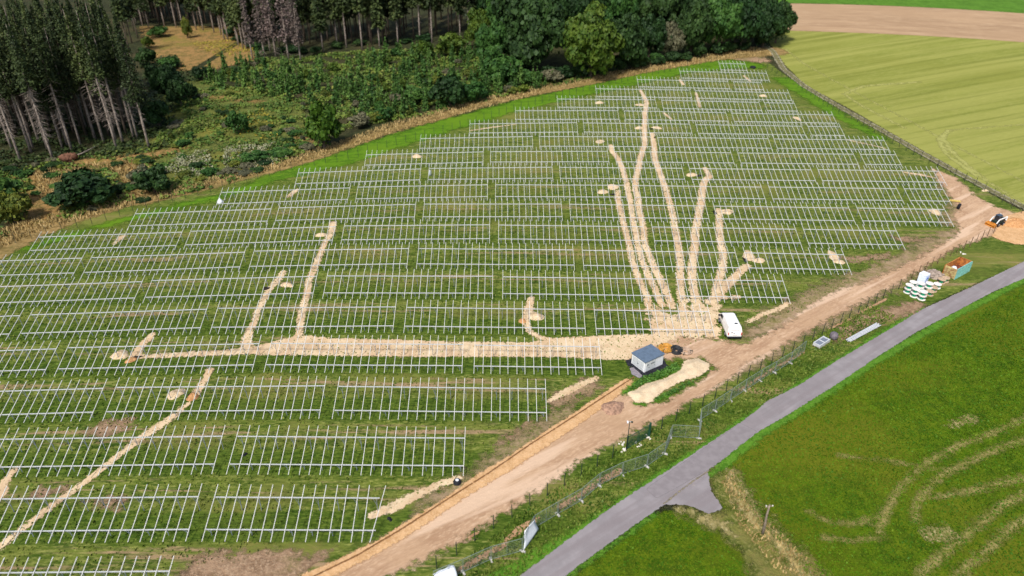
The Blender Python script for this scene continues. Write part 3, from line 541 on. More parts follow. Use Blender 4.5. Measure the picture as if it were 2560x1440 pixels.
# left spruce stand: the trunks one can tell apart
EDGE=[(-30,412,0),(52,403,1),(78,380,0),(133,400,3),(128,386,1),(180,377,1),(170,366,2),(238,348,0),(292,372,3),(308,358,1),(373,370,2),(215,322,1),(30,372,3),(98,355,0),(335,345,0)]
LBL=['spruce cut off by the left edge of the photo','bare-trunked spruce nearest the left edge','thin spruce just right of the leftmost bare trunk','spruce with long dead side twigs left of the uprooted stump','second slim trunk close behind the spruce with dead twigs','spruce rising directly above the uprooted stump','thin spruce standing just behind the uprooted stump','spruce midway between the stump and the twin trunks','left one of the twin pale spruce trunks leaning together','right one of the twin pale spruce trunks leaning together','rightmost spruce of the stand with a long bare trunk','spruce behind the middle of the left stand','spruce behind the leftmost bare trunks','spruce deeper inside the stand above the reddish stump','spruce between the twin trunks and the rightmost trunk']
EW=[]
for (px,py,k),lb in zip(EDGE,LBL):
    p=at(px,py); EW.append(p); tree2('spruce',BIG[k],p[0],p[1],random.uniform(.95,1.08),lb,'spruce')
cnt=0; rg=np.random.default_rng(5)
for d in range(1,11):
    for i in range(20):
        x=-150+i*4.3+rg.uniform(-1.6,1.6); 
        if x>-86: continue
        y0=np.interp(x,[-150,-118,-109,-97,-88],[172,170,169,174,175]); y=y0+2+d*5.5+rg.uniform(-1.8,1.8)
        u,v=proj((x,y,gz(x,y)))
        if u>372-d*6 or u<-260: continue
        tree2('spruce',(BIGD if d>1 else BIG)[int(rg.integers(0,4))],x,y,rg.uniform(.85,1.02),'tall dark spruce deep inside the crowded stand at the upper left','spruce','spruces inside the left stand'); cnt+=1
# forest across the top
BL=[(300,40),(340,66),(480,70),(560,88),(622,128),(700,132),(770,140),(860,118),(930,126),(1020,108),(1100,104),(1170,98),(1215,96)]
BW=[at(*q) for q in BL]; acc=0
def along(W,step,jit,rg):
    out=[]
    for a,b in zip(W[:-1],W[1:]):
        n=max(1,int(np.linalg.norm(b[:2]-a[:2])/step))
        for i in range(n): out.append(a[:2]+(b[:2]-a[:2])*(i+rg.uniform(.2,.8))/n)
    return out
for d in range(7):
    for q in along(BW,5.2+d*.35,1,rg):
        x,y=q[0]+rg.uniform(-1.5,1.5),q[1]+d*6.5+rg.uniform(-2,2)
        u,v=proj((x,y,gz(x,y)))
        if 625<u<785 and d<2: continue
        if acc>=235: break
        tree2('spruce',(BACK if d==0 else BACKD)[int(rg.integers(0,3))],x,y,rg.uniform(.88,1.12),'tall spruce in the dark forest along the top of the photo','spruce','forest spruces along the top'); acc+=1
for px_,py_ in [(290,22),(305,45),(322,30),(340,52),(300,70),(318,88),(335,78),(352,60),(365,40),(312,112),(330,108),(345,96),(375,58),(325,135)]:
    q=at(px_,py_); tree2('spruce',BACKD[(px_+py_)%3],q[0],q[1],rg.uniform(.8,1.0),'spruce in the gap between the left stand and the back forest','spruce','spruces between the left stand and the back forest')
DL=['dead grey spruce leftmost of the bare pinkish clump','dead grey spruce second from left in the pinkish clump','dead spruce in the centre of the bare pinkish clump','dead spruce right of centre in the pinkish clump','rightmost dead spruce of the bare pinkish clump','dead spruce at the back left of the pinkish clump','dead spruce at the back right of the pinkish clump']
for (px,py),lb in zip([(632,150),(662,146),(690,142),(722,150),(752,152),(676,128),(738,130)],DL):
    p=at(px,py); tree2('dead_spruce',DEADT[px%2],p[0],p[1],rg.uniform(1.05,1.3),lb,'dead tree')
# broadleaf edge on the right of the forest
for i,(px,py,k,r,h,lb) in enumerate([(1240,170,'mid',7,17,'mid green broadleaf tree at the left end of the broadleaf edge'),(1335,178,'dk',11.5,25,'huge dark round oak left of the bright yellowish tree'),(1475,196,'br',9.5,23,'bright yellow-green tree standing out of the dark forest edge'),(1560,176,'dk',7,19,'dark bluish tree right of the bright yellowish tree'),(1620,150,'dk',6,15,'dark tree between the bluish tree and the grey-brown one'),(1672,148,'gry',4.6,13,'grey-brown tree in the dark forest edge'),(1725,140,'dk',7,19,'dark tree just right of the grey-brown tree'),(1790,134,'mid',7.5,20,'dark green tree fourth from the right end of the forest'),(1850,126,'dk',8,21,'big dark tree third from the right end of the forest'),(1905,118,'dk',6.5,17,'dark tree second from the right end of the forest'),(1938,108,'dk',6,15,'last dark tree at the right end of the forest'),(1290,120,'dk',9,23,'dark tree behind the huge round oak on its left'),(1395,110,'dk',10,25,'dark tree behind the gap between oak and bright tree'),(1195,120,'br',5,14,'light green young tree at the foot of the dark spruces')]):
    broad(px,py,k,r,h,lb,i)
k=0
for d in range(4):
    for q in along([at(1190,100),at(1330,120),at(1500,120),at(1700,112),at(1910,92)],11,1,rg):
        x,y=q[0]+rg.uniform(-2,2)-(3*d if q[0]>60 else 0),q[1]+6+d*11+rg.uniform(-3,3)
        u,v=proj((x,y,gz(x,y)))
        if u>1925 or u<1200: continue
        k+=1; broad(0,0,('dk','dk','mid')[k%3],rg.uniform(6.5,9),rg.uniform(19,25),'dark broadleaf tree in the solid wood behind the forest edge',k,group='broadleaf trees behind the forest edge',world=(x,y))
for i,q in enumerate(along([at(1215,190),at(1330,196),at(1440,205),at(1560,182),at(1700,158),at(1850,132),at(1935,115)],5.5,1,rg)):
    bush(0,0,'dk',rg.uniform(2.6,3.8),rg.uniform(3,5.5),'dark bush closing the foot of the broadleaf forest edge',i,group='bushes at the foot of the forest edge',world=(q[0],q[1]+2))
for i,q in enumerate(along([at(560,95),at(640,135),at(770,148),at(860,126),at(1020,116),at(1200,104)],7,1,rg)):
    bush(0,0,'dk',rg.uniform(2,3.4),rg.uniform(1.5,3.5),'dark bush among the pale trunks of the back forest',i,group='bushes under the back forest',world=(q[0],q[1]+6))
# single shrubs and small trees
SH=[(812,370,'lone',4.6,12.0,'round dense green tree standing alone by the straw verge','bush'),(222,512,'dk',7.2,7.5,'wide dark round bush in the lower left clearing','bush'),(262,505,'yel',2.6,2.6,'small yellowish bush at the foot of the wide dark bush','bush'),(388,482,'dk',3.8,6.5,'ragged dark bush right of the wide round bush','bush'),(360,470,'gry',3,5,'brownish bush left of the ragged dark bush','bush'),(38,555,'yel',4.2,7,'yellow-green bush at the left edge by the verge','bush'),(12,520,'mid',4.5,8,'dark green bush cut by the left edge','bush'),(598,335,'mid',3,6.2,'bluish green conical bush in the middle of the scrub','bush'),(455,270,'dk',3.8,9,'dark bush beside the right side of the spruce stand','bush'),(430,255,'dk',4.5,12,'tall dark tree closing the right end of the spruce stand','broad'),(400,320,'dk',4,8,'dark shrub at the foot of the rightmost spruce','bush'),(1125,268,'dk',5.6,9.5,'large round dark shrub beside the straw verge at top centre','bush'),(1040,262,'mid',4,6,'mid green shrub left of the large round dark shrub','bush'),(1190,256,'mid',3.6,6,'mid green shrub right of the large round dark shrub','bush'),(1255,210,'mid',6,10,'tall round bush below the left end of the broadleaf edge','bush'),(1180,200,'yel',3.4,4.2,'olive shrub left of the tall round bush','bush'),(1320,212,'mid',4.2,5,'green shrub below the huge round oak','bush'),(1380,206,'gry',4,4,'brownish thicket below the dark oaks near the verge','bush'),(1130,140,'br',5.5,8,'light green bushy tree at the dark forest foot','bush'),(1060,150,'br',4.5,6.5,'light green shrub left of the bushy light tree','bush'),(470,95,'yel',2.4,9,'slim yellow-green birch before the back forest','bush'),(505,200,'dk',3,5,'dark shrub above the olive scrub','bush'),(400,92,'mid',4.5,5,'wide green shrub at the left of the orange clearing','bush'),(372,120,'br',3,4.5,'light green shrub between the spruce stand and the orange clearing','bush'),(425,170,'mid',4,4.5,'green shrub below the orange clearing','bush'),(402,215,'dk',4.5,8,'dark shrub between the clearing and the tall dark tree','bush'),(372,165,'dk',4,7,'dark shrub behind the right side of the spruce stand','bush'),(480,250,'dk',2.6,5.5,'narrow dark conifer shrub near the spruce stand corner','bush'),(700,392,'mid',3.2,2.2,'low green thicket left of the round lone tree','bush'),(640,402,'mid',3.5,2.2,'low sprawling thicket near the verge left of the lone tree','bush'),(900,318,'gry',3.2,3.6,'brownish shrub right of the round lone tree','bush'),(960,300,'mid',3,3.4,'low green shrub by the verge above the far left frames','bush'),(1640,158,'mid',2.6,4,'small green shrub under the dark trees near the far frames','bush')]
for i,(px,py,kk,r,h,lb,ty) in enumerate(SH):
    (broad if ty=='broad' else bush)(px,py,kk,r,h,lb,i)
# young conifers: regrowth before the forest
def inpoly(u,v,P):
    c=False; n=len(P)
    for i in range(n):
        a=P[i]; b=P[(i+1)%n]
        if (a[1]<=v)!=(b[1]<=v) and u<a[0]+(v-a[1])/(b[1]-a[1])*(b[0]-a[0]): c=not c
    return c
TH=[(640,160),(760,165),(880,140),(1020,130),(1180,130),(1240,185),(1400,205),(1380,222),(1240,245),(1100,278),(960,300),(880,320),(850,280),(760,262),(640,235),(560,225),(500,205),(560,185)]
n=0
for _ in range(4000):
    u,v=rg.uniform(480,1420),rg.uniform(125,330)
    if not inpoly(u,v,TH): continue
    if rg.random()>((v-60)/270)**0.5: continue
    p=at(u,v); s=rg.uniform(.75,1.6)
    if n%5==4: bush(0,0,('mid','br','dk','gry','yel')[int(rg.integers(0,5))],rg.uniform(1.3,2.4),rg.uniform(1.8,3.6),'leafy bush in the dense regrowth between the scrub and the forest',n,group='bushes in the regrowth',world=(p[0],p[1]))
    else: tree2('young_spruce',YOUNG[n%3],p[0],p[1],s,'young spruce in the dense regrowth between the scrub and the forest','young spruce','young spruces in the regrowth',rg.uniform(.9,1.25))
    n+=1
    if n>=300: break
SC=[(0,430),(60,405),(140,402),(300,378),(380,375),(400,330),(430,280),(500,215),(560,230),(760,265),(860,285),(860,330),(760,385),(560,465),(400,500),(330,505),(130,560),(0,600)]
n=0
for _ in range(900):
    u,v=rg.uniform(0,870),rg.uniform(205,600)
    if not inpoly(u,v,SC): continue
    p=at(u,v); f=math.sin(p[0]*.21)+math.sin(p[1]*.17+1)
    if f<-.5: continue
    bush(0,0,('mid','dk','gry','mid','yel')[int(rg.integers(0,5))],rg.uniform(.8,2.2),rg.uniform(.7,1.7),'low bush in the rough scrub left of the straw verge',n,group='low bushes in the scrub',world=(p[0],p[1])); n+=1
    if n>=120: break
rng_=lambda P: .9*np.sin(P[:,0]*1.7)*np.sin(P[:,1]*1.3)
# ---- ground cover nobody could count
def scatter(name,polys,n,mat,size,hgt,seed,upright=0,lab=None,clump=None,lift=0,skip=()):
    SK=[(np.array(atl(q)),w_) for q,w_ in skip]
    rg=np.random.default_rng(seed); W=[np.array(atl(P)) for P in polys]; out=[]
    lo=np.min([w.min(0) for w in W],0); hi=np.max([w.max(0) for w in W],0); need=n
    while need>0:
        P=rg.uniform(lo,hi,(n*2,2)); m=np.zeros(len(P),bool)
        for w in W: m|=sd_poly(P,w)>0
        for q_,w_ in SK: m&=(sd_line(P,q_,w_)+rng_(P))<0
        if clump: 
            f=np.sin(P[:,0]*clump+np.sin(P[:,1]*clump*.7)*1.5)*np.sin(P[:,1]*clump*1.2+np.sin(P[:,0]*clump*.6)*2); m&=(f+rg.uniform(-.5,.5,len(P))>-.05)
        out.append(P[m][:need]); need-=len(out[-1])
        if len(out)>30: break
    P=np.concatenate(out); z=tz(P[:,0],P[:,1])+lift
    if upright:
        a=rg.uniform(0,PI,len(P)); s=size*rg.uniform(.5,1.3,len(P)); hh=hgt*rg.uniform(.5,1.4,len(P)); dx=np.cos(a)*s/2; dy=np.sin(a)*s/2; lx,ly=rg.normal(scale=.35,size=(2,len(P)))*hh
        V=np.stack([np.stack([P[:,0]-dx,P[:,1]-dy,z-.03],1),np.stack([P[:,0]+dx,P[:,1]+dy,z-.03],1),np.stack([P[:,0]+dx*.35+lx,P[:,1]+dy*.35+ly,z+hh],1),np.stack([P[:,0]-dx*.35+lx,P[:,1]-dy*.35+ly,z+hh],1)],1).reshape(-1,3)
    else:
        C=np.column_stack([P,z+rg.uniform(0,hgt,len(P))]); V=quads(C,size,rg,np.tile([0,0,1.],(len(P),1)))
    o=npmesh(name,V,qidx(len(V)),mat); o['kind']='stuff'
    if lab: o['label']=lab
    return o
SCR=SC[:]; 
G_UND=leafmat('undergrowth_leaves',(.045,.10,.014),(.11,.175,.025),(.30,.26,.07),.12,0)
scatter('undergrowth',[SC,[(640,150),(900,130),(1180,120),(1400,200),(1560,180),(1500,195),(1300,235),(1100,285),(860,325),(860,280),(640,240),(500,210)]],36000,G_UND,.55,.7,3,clump=.35,lab='mixed low undergrowth covering the scrub',skip=[([(110,440),(120,500),(90,570)],6.5),([(200,405),(330,415),(330,450),(370,490)],4.5),([(300,395),(400,385),(450,370)],3)])
scatter('forest_undergrowth',[[(-40,440),(60,425),(150,420),(300,395),(420,370),(450,260),(400,220),(300,260),(0,320)],[(345,150),(440,140),(500,200),(440,280),(380,250)]],9000,leafmat('shade_plants',(.015,.03,.008),(.035,.06,.012),(.09,.10,.025),.2,0),.6,.8,31,clump=.3,lab='dark undergrowth at the foot of the spruce stand')
G_FL=leafmat('pale_seed_heads',(.16,.17,.07),(.32,.31,.2),(.52,.5,.38),.5,0)
scatter('flowering_weeds',[[(560,420),(560,375),(640,360),(730,365),(720,400),(640,425)],[(400,440),(440,385),(520,380),(540,430),(470,450)]],3600,G_FL,.3,.9,4,clump=.8,lab='pale flowering weeds in the scrub')
G_GOLD=leafmat('golden_weeds',(.22,.19,.02),(.36,.30,.03),(.45,.36,.06),.5,0)
scatter('golden_weeds',[[(560,290),(660,275),(690,310),(600,340)],[(600,345),(700,335),(690,352),(610,360)],[(470,110),(620,95),(640,125),(560,145)]],2000,G_GOLD,.35,.7,6,clump=.8,lab='yellow flowering weeds in the scrub')
G_STR=leafmat('straw_tufts',(.27,.20,.07),(.46,.34,.14),(.6,.48,.25),.5,0)
VB=[(-20,632),(100,578),(300,522),(520,468),(700,422),(860,374),(1000,326),(1160,284),(1400,222),(1640,176),(1800,150),(1930,135),(1890,118),(1780,136),(1620,166),(1400,204),(1160,258),(1000,300),(860,350),(700,402),(520,446),(300,490),(100,545),(-20,580)]
scatter('dry_grass_tufts',[VB,[(80,430),(220,410),(380,400),(380,430),(330,470),(240,430),(130,520),(100,500)]],15000,G_STR,.3,.5,8,upright=1,lab='dry straw coloured grass along the field edge')
G_GR=leafmat('field_grass_blades',(.05,.10,.008),(.13,.18,.02),(.34,.33,.09),.45,0)
scatter('grass_tufts',[[(-100,1480),(-100,700),(300,560),(700,450),(1600,450),(2250,640),(1950,800),(1750,850),(1560,930),(1400,1030),(1100,1230),(700,1370),(400,1440)]],40000,G_GR,.34,.17,9,upright=1,lab='rough grass between the frames')
G_PA=leafmat('pasture_blades',(.045,.12,.002),(.085,.17,.003),(.17,.23,.012),.2,0)
scatter('pasture_grass',[[(2560,720),(2200,905),(1970,1055),(1820,1165),(1850,1250),(2050,1470),(2650,1470),(2650,720)],[(1665,1285),(1800,1345),(1900,1460),(1360,1500),(1450,1430),(1565,1350)]],42000,G_PA,.3,.13,10,upright=1,lab='short green pasture grass')
scatter('verge_weeds',[[(2003,950),(1850,1045),(1610,1205),(1450,1320),(1250,1465),(1100,1460),(1290,1290),(1450,1180),(1610,1085),(1780,1000),(1965,885),(2180,765),(2240,790)]],9000,G_GR,.3,.24,11,upright=1,lab='rough grass between fence and road')
scatter('straw_weeds',[[(1800,1200),(1830,1180),(1880,1270),(2010,1390),(2060,1470),(1980,1470),(1850,1320)]],800,G_STR,.22,.3,12,upright=1,lab='dry weeds beside the road junction')

# ------------------------------------------------------------------ posts and fences
M_POST=solid('dark_green_post',(.03,.045,.035),.6,.3,0,.1); M_TAN=solid('brown_post',(.16,.10,.06),.85,.2,0,.2)
def resample(pts,step):
    W=np.array(atl(pts)); out=[]; carry=0
    for a,b in zip(W[:-1],W[1:]):
        l=np.linalg.norm(b-a); t=carry
        while t<l: out.append(a+(b-a)*t/l); t+=step
        carry=t-l
    return out
pm=MB(); pm.box((0,0,.85),(.07,.07,2.3)); pm.box((0,0,1.98),(.09,.09,.05)); PM=pm.mesh('fence_post',M_POST)
pm2=MB(); pm2.box((0,0,.85),(.08,.08,2.3)); pm2.box((0,0,1.98),(.1,.1,.05)); PM2=pm2.mesh('fence_post',M_TAN)
def posts(pts,step,me,label,group,skip=()):
    for i,q in enumerate(resample(pts,step)):
        if i in skip: continue
        o=bpy.data.objects.new('fence_post',me); COL.objects.link(o); o.location=(q[0],q[1],gz(*q)); o.rotation_euler=(random.uniform(-.03,.03),random.uniform(-.03,.03),random.uniform(0,1)); tag(o,label,'post',group)
posts([(1092,1422),(1160,1376),(1203,1340),(1245,1315),(1334,1261),(1415,1212),(1492,1168),(1540,1140)],2.5,PM,'thin dark post beside the dirt track left of the green gate','track side posts left of the gate')
posts([(1653,1073),(1717,1038),(1775,1005),(1862,947),(1939,905),(2035,849),(2122,797),(2203,750),(2250,722)],2.5,PM,'thin dark post between dirt track and road right of the gate','track side posts right of the gate')
posts([(2278,699),(2329,668),(2378,640),(2422,618),(2467,592),(2484,583)],2.3,PM2,'brown post at the far end of the track near the container','track side posts by the container')
posts([(0,618),(120,588),(250,556),(400,512),(500,487),(620,455),(750,420),(877,397),(986,364),(1127,328),(1255,288),(1400,245),(1560,205),(1700,172),(1800,152)],2.6,PM,'thin dark post along the green strip below the scrub','posts along the scrub side')
posts([(1895,160),(1955,192),(2018,233),(2072,271),(2147,308),(2222,354),(2297,396),(2385,442),(2447,471),(2508,508),(2560,540)],2.6,PM,'thin dark post between the frames and the farm track','posts along the farm track')
def wang(p,q):
    a=at(*p); b=at(*q); return math.atan2(b[1]-a[1],b[0]-a[0])
M_GALVF=solid('mobile_fence_steel',(.27,.33,.29),.5,.5,.3,.05); M_CONC=solid('concrete_foot',(.50,.48,.46),.9,.2,0,.12,5); M_TARP=solid('white_tarpaulin',(.80,.84,.90),.5,.3,0,.04,2)
FEET=[(1085,1462),(1158,1432),(1228,1400),(1306,1379),(1335,1322),(1394,1287),(1453,1253),(1498,1215),(1555,1187),(1617,1167),(1662,1135),(1677,1093),(1747,1097),(1749,1052),(1787,1028),(1825,1002),(1862,977),(1900,953),(1936,932),(1975,908),(2010,880)]
PL=['cropped at the bottom edge','left of the foot below the tall banner','just left of the tall white banner','carrying the tall narrow white banner','just right of the tall white banner','two panels right of the tall white banner','left of the brown strip under the green gate','below the left post of the green gate','below the middle of the green gate','below the right end of the green gate','slanting up towards the opened gate panel','folded steeply at the left of the opened panel','facing the road as an opened gate','seen edge on right of the opened panel','first beyond the edge-on panel','second beyond the edge-on panel','third beyond the edge-on panel','fourth beyond the edge-on panel','fifth beyond the edge-on panel','last at the right end of the mobile fence']
for i,(a,b) in enumerate(zip(FEET[:-1],FEET[1:])):
    A=at(*a); B=at(*b); Lp=float(np.linalg.norm(B[:2]-A[:2])); e=empty('mobile_fence_panel',A,math.atan2(B[1]-A[1],B[0]-A[0]))
    tag(e,'wire mesh fence panel '+PL[i],'fence panel','mobile fence panels along the road'); dz=(B[2]-A[2]); s=lambda x:dz*x/Lp
    fr=MB(); hh=2.0; x0,x1=.06,Lp-.06
    fr.bar((x0,0,.12+s(x0)),(x0,0,hh+s(x0)),.045); fr.bar((x1,0,.12+s(x1)),(x1,0,hh+s(x1)),.045); fr.bar((x0,0,hh+s(x0)),(x1,0,hh+s(x1)),.045); fr.bar((x0,0,.16+s(x0)),(x1,0,.16+s(x1)),.045); fr.bar((Lp/2,0,.16+s(Lp/2)),(Lp/2,0,hh+s(Lp/2)),.03)
    fr.build('frame',M_GALVF,e)
    me=MB(); n=max(4,int(Lp/.13))
    for k in range(1,n): x=x0+(x1-x0)*k/n; me.bar((x,0,.16+s(x)),(x,0,hh+s(x)),.005)
    for k in range(1,7): z=.16+(hh-.16)*k/7; me.bar((x0,0,z+s(x0)),(x1,0,z+s(x1)),.01)
    me.build('wire_mesh',M_GALVF,e)
    ft=MB(); ft.box((0,0,.08),(.25,.72,.16),taper=.8); ft.build('concrete_foot',M_CONC,e,bevel=.02)
    if i==3:
        t=MB(); pts=[]
        n1,n2=10,6; QA,QB,QC,QD=[np.array(q) for q in ((.0,.05),(.29,1.98),(.84,2.02),(.92,.5))]
        for iu in range(n1+1):
            for j in range(n2+1):
                a_=iu/n1; b_=j/n2; q=(QA*(1-b_)+QD*b_)*(1-a_)+(QB*(1-b_)+QC*b_)*a_
                pts.append((q[0]*Lp,-.08+.2*(1-b_)*a_-.5*b_*(1-a_*.7)-.05*math.sin(5*a_+2*b_),q[1]))
        t.add(pts,[(a_*(n2+1)+j,a_*(n2+1)+j+1,(a_+1)*(n2+1)+j+1,(a_+1)*(n2+1)+j) for a_ in range(n1) for j in range(n2)])
        o=t.build('white_banner',M_TARP,None,True); so_=o.modifiers.new('thick','SOLIDIFY'); so_.thickness=.02; o.matrix_world=Matrix.Translation(A)@Matrix.Rotation(math.atan2(B[1]-A[1],B[0]-A[0]),4,'Z'); tag(o,'tall narrow white tarpaulin banner hanging on the mobile fence','banner')
    if i==0:
        t=MB(); n1,n2=10,10; V=[]
        for iu in range(n1+1):
            for j in range(n2+1):
                x=Lp*.02+iu/n1*Lp*.7; z=1.35*math.sin(PI*.5*min(1,j/n2*1.3))-.15*abs(iu/n1-.7); y=-.9+1.2*j/n2+.08*math.sin(iu*1.3+j); V.append((x,y,z))
        t.add(V,[(a_*(n2+1)+j,a_*(n2+1)+j+1,(a_+1)*(n2+1)+j+1,(a_+1)*(n2+1)+j) for a_ in range(n1) for j in range(n2)])
        o=t.build('tarpaulin',M_TARP,None,True); so_=o.modifiers.new('thick','SOLIDIFY'); so_.thickness=.03; o.matrix_world=Matrix.Translation(A)@Matrix.Rotation(math.atan2(B[1]-A[1],B[0]-A[0]),4,'Z'); tag(o,'white tarpaulin bulging over the fence at the bottom edge','tarpaulin')
# green mesh gate
M_GREEN=solid('green_coated_steel',(.02,.085,.05),.5,.4,0,.1)
A=at(1566,1124); B=at(1622,1092); Lp=float(np.linalg.norm(B[:2]-A[:2])); e=empty('mesh_gate',A,math.atan2(B[1]-A[1],B[0]-A[0])); tag(e,'dark green double wire mesh gate between white concrete lumps','gate')
for k,x in enumerate((0,Lp)): g=MB(); g.box((x,0,1.05),(.14+.06*k,.14+.06*k,2.3)); g.build('gate_post',M_GREEN,e)
for k in range(2):
    g=MB(); x0=.1+k*Lp/2; x1=x0+Lp/2-.2
    for p,q in (((x0,0,.15),(x0,0,1.95)),((x1,0,.15),(x1,0,1.95)),((x0,0,1.95),(x1,0,1.95)),((x0,0,.15),(x1,0,.15))): g.bar(p,q,.06)
    n=int((x1-x0)/.07)
    for j in range(1,n): x=x0+(x1-x0)*j/n; g.bar((x,0,.15),(x,0,1.95),.012)
    for z in (.5,.85,1.2,1.55): g.bar((x0,0,z),(x1,0,z),.018)
    g.build('gate_leaf',M_GREEN,e)
def lumps(px,py,r,label,n=7,mat=None,name='concrete_lumps',seed=0):
    rg=random.Random(seed+px); mb=MB(); p=at(px,py)
    for i in range(n):
        a=rg.uniform(0,6.28); d=r*rg.random(); s=r*rg.uniform(.35,.7); rot=Matrix.Rotation(rg.uniform(0,3),3,'Z')@Matrix.Rotation(rg.uniform(-.5,.5),3,'X')
        mb.box((d*math.cos(a),d*math.sin(a),s*.25),(s,s*.8,s*.6),rot,.7)
    o=mb.build(name,mat or M_CONC2,bevel=r*.06); o.location=p; return tag(o,label,'rubble')
M_CONC2=solid('fresh_concrete',(.72,.68,.62),.9,.2,0,.1,3)
lumps(1562,1126,.55,'white concrete lumps at the foot of the camera mast'); lumps(1596,1112,.45,'white concrete lumps under the middle of the green gate',5); lumps(1620,1094,.5,'white concrete lumps at the right post of the green gate')
lumps(1556,1112,.5,'pale concrete heap just behind the camera mast foot',7,seed=11); lumps(2405,634,.55,'white rubble beside the posts above the container',6); 
# camera mast
e=empty('camera_mast',at(1565,1126)); tag(e,'slim dark mast with white camera heads beside the green gate','camera mast')
MB().tube([(0,0,-.3),(.03,0,2.4),(.05,0,4.6)],[.07,.055,.045],8).build('pole',M_POST,e,True)
g=MB(); g.bar((-.2,0,4.5),(.3,0,4.5),.05); g.box((-.22,-.1,4.55),(.16,.34,.16)); g.build('camera_head',M_TARP,e,bevel=.02)
g=MB(); g.lathe([(.02,0),(.13,.02),(.13,.12),(.04,.2)],(.3,0,4.4),12); g.build('dome_camera',M_POST,e,True)
# wooden pole lower right
e=empty('wooden_pole',at(1906,1334)); tag(e,'weathered wooden pole with white insulators standing in dry weeds','pole'); e.rotation_euler=(R(2),R(-2),0)
M_WOOD=solid('weathered_wood',(.27,.22,.17),.9,.15,0,.2,4)
MB().tube([(0,0,-.5),(.03,0,1.4),(-.02,0,3),(.03,0,4.5)],[.16,.13,.11,.09],9).build('post',M_WOOD,e,True)
g=MB(); g.bar((-.35,0,4.15),(.4,.05,4.3),.08); g.build('crossarm',M_WOOD,e)
for x in (-.3,.35): MB().lathe([(.03,0),(.07,.04),(.05,.1),(.08,.16),(.03,.2)],(x,0,4.25),10).build('insulator',M_CONC2,e,True)
# uprooted stump
e=empty('uprooted_stump',at(176,404),.4); tag(e,'reddish uprooted root plate with pale fallen trunk','tree stump')
M_ROOT=solid('red_root_soil',(.17,.085,.055),.95,.1,0,.25,2)
g=MB(); rg_=random.Random(3); V=[];n=16
for ring in range(4):
    for j in range(n): a=2*PI*j/n; r=(ring/3)*1.7*(1+.25*math.sin(3*a)+.15*rg_.uniform(-1,1)); V.append((r*math.cos(a)*1.0,-.5*(1-ring/3)-.2*rg_.random(),1.0+r*math.sin(a)*.75))
g.add(V,[(i*n+j,i*n+(j+1)%n,(i+1)*n+(j+1)%n,(i+1)*n+j) for i in range(3) for j in range(n)]); 
for k in range(12): a=rg_.uniform(0,6.28); g.bar((0,0,1),(1.9*math.cos(a),rg_.uniform(-.5,.5),1+1.4*math.sin(a)),.1)
o=g.build('root_plate',M_ROOT,e,True); o.modifiers.new('t','SOLIDIFY').thickness=.4
MB().tube([(0,.3,.9),(2.6,2,1.0),(5.6,4.2,1.6)],[.22,.17,.07],8).build('fallen_trunk',M_BARK,e,True)

# ------------------------------------------------------------------ transformer cabin
M_WHITE=solid('white_panel',(.86,.88,.90),.5,.4,0,.05,2); M_LIGHT=solid('light_grey_panel',(.66,.69,.70),.5,.4,0,.06,3); M_ROOF=solid('blue_grey_roof',(.115,.165,.235),.6,.4,0,.08,2)
M_BLACK=solid('black_membrane',(.012,.014,.02),.7,.3,0,.1); M_GLASS,nt,b=newmat('dark_glass',.08,.6); b.inputs['Base Color'].default_value=(.015,.02,.03,1)
n0=at(1610,933); nr=at(1656,912); nl=at(1577,909)
vx=(nr-n0)[:2]; W1=float(np.linalg.norm(vx)); vx=vx/W1; vy=np.array([-vx[1],vx[0]]); W2=abs(float((nl-n0)[:2]@vy)); h0=1.72
W1=float(min(max(W1,2.8),3.6)); W2=float(min(max(W2,2.2),3.2))
e=empty('transformer_cabin',(n0[0],n0[1],n0[2]-.05),math.atan2(vx[1],vx[0])); tag(e,'white transformer cabin with flat blue-grey roof beside the dirt track','cabin')
g=MB(); g.box((W1/2,W2/2,h0/2+.1),(W1,W2,h0)); g.build('wall',M_WHITE,e,bevel=.02)
g=MB(); g.box((W1/2,W2/2,h0+.17),(W1+.2,W2+.2,.13)); 
for k in range(1,12): g.box((W1*k/12,W2/2,h0+.245),(.03,W2+.18,.02))
g.build('roof',M_ROOF,e,bevel=.015)
g=MB(); g.box((W1/2,W2/2,.02),(W1+.12,W2+.12,.2)); g.build('plinth',M_BLACK,e)
for x0,x1 in ((.25,.85),(.88,1.95)):
    g=MB(); g.box(((x0+x1)/2,-.018,h0/2+.1),(x1-x0,.035,h0-.25)); d=g.build('door',M_LIGHT,e)
    for s_ in range(7): pass
    v=MB(); 
    for k in range(6): v.box(((x0+x1)/2,-.045,h0*.6+.05*k+.1),((x1-x0)*.7,.02,.025))
    v.build('vent_grille',solid('grille',(.35,.37,.38),.6,.3),d); hnd=MB(); hnd.box((x1-.08,-.06,h0*.45),(.03,.05,.16)); hnd.build('handle',M_POST,d)
g=MB(); g.box((-.018,W2/2,h0/2+.1),(.035,W2-.4,h0-.3)); 
p_=g.build('side_panel',M_LIGHT,e); v=MB()
for k in range(9): v.box((-.045,W2/2,.45+.13*k),(.02,W2-.7,.05))
v.build('louvre',solid('louvre_grey',(.45,.48,.49),.6,.3),p_)
s_=MB(); s_.box((-.05,W2*.5,h0*.55),(.015,.16,.16)); s_.build('warning_plate',M_GALV2 if False else M_POST,p_)
M_membrane=M_BLACK
patch('foundation_membrane',[('p',[(1563,902),(1580,933),(1606,948),(1640,941),(1672,920),(1660,903),(1600,893)])],ground_mat('black_sheet',((.01,.012,.018),(.02,.022,.03),(.05,.05,.06)),.5,2,5,edge=(.1,.15)),.10,cell=.2,margin=.3)
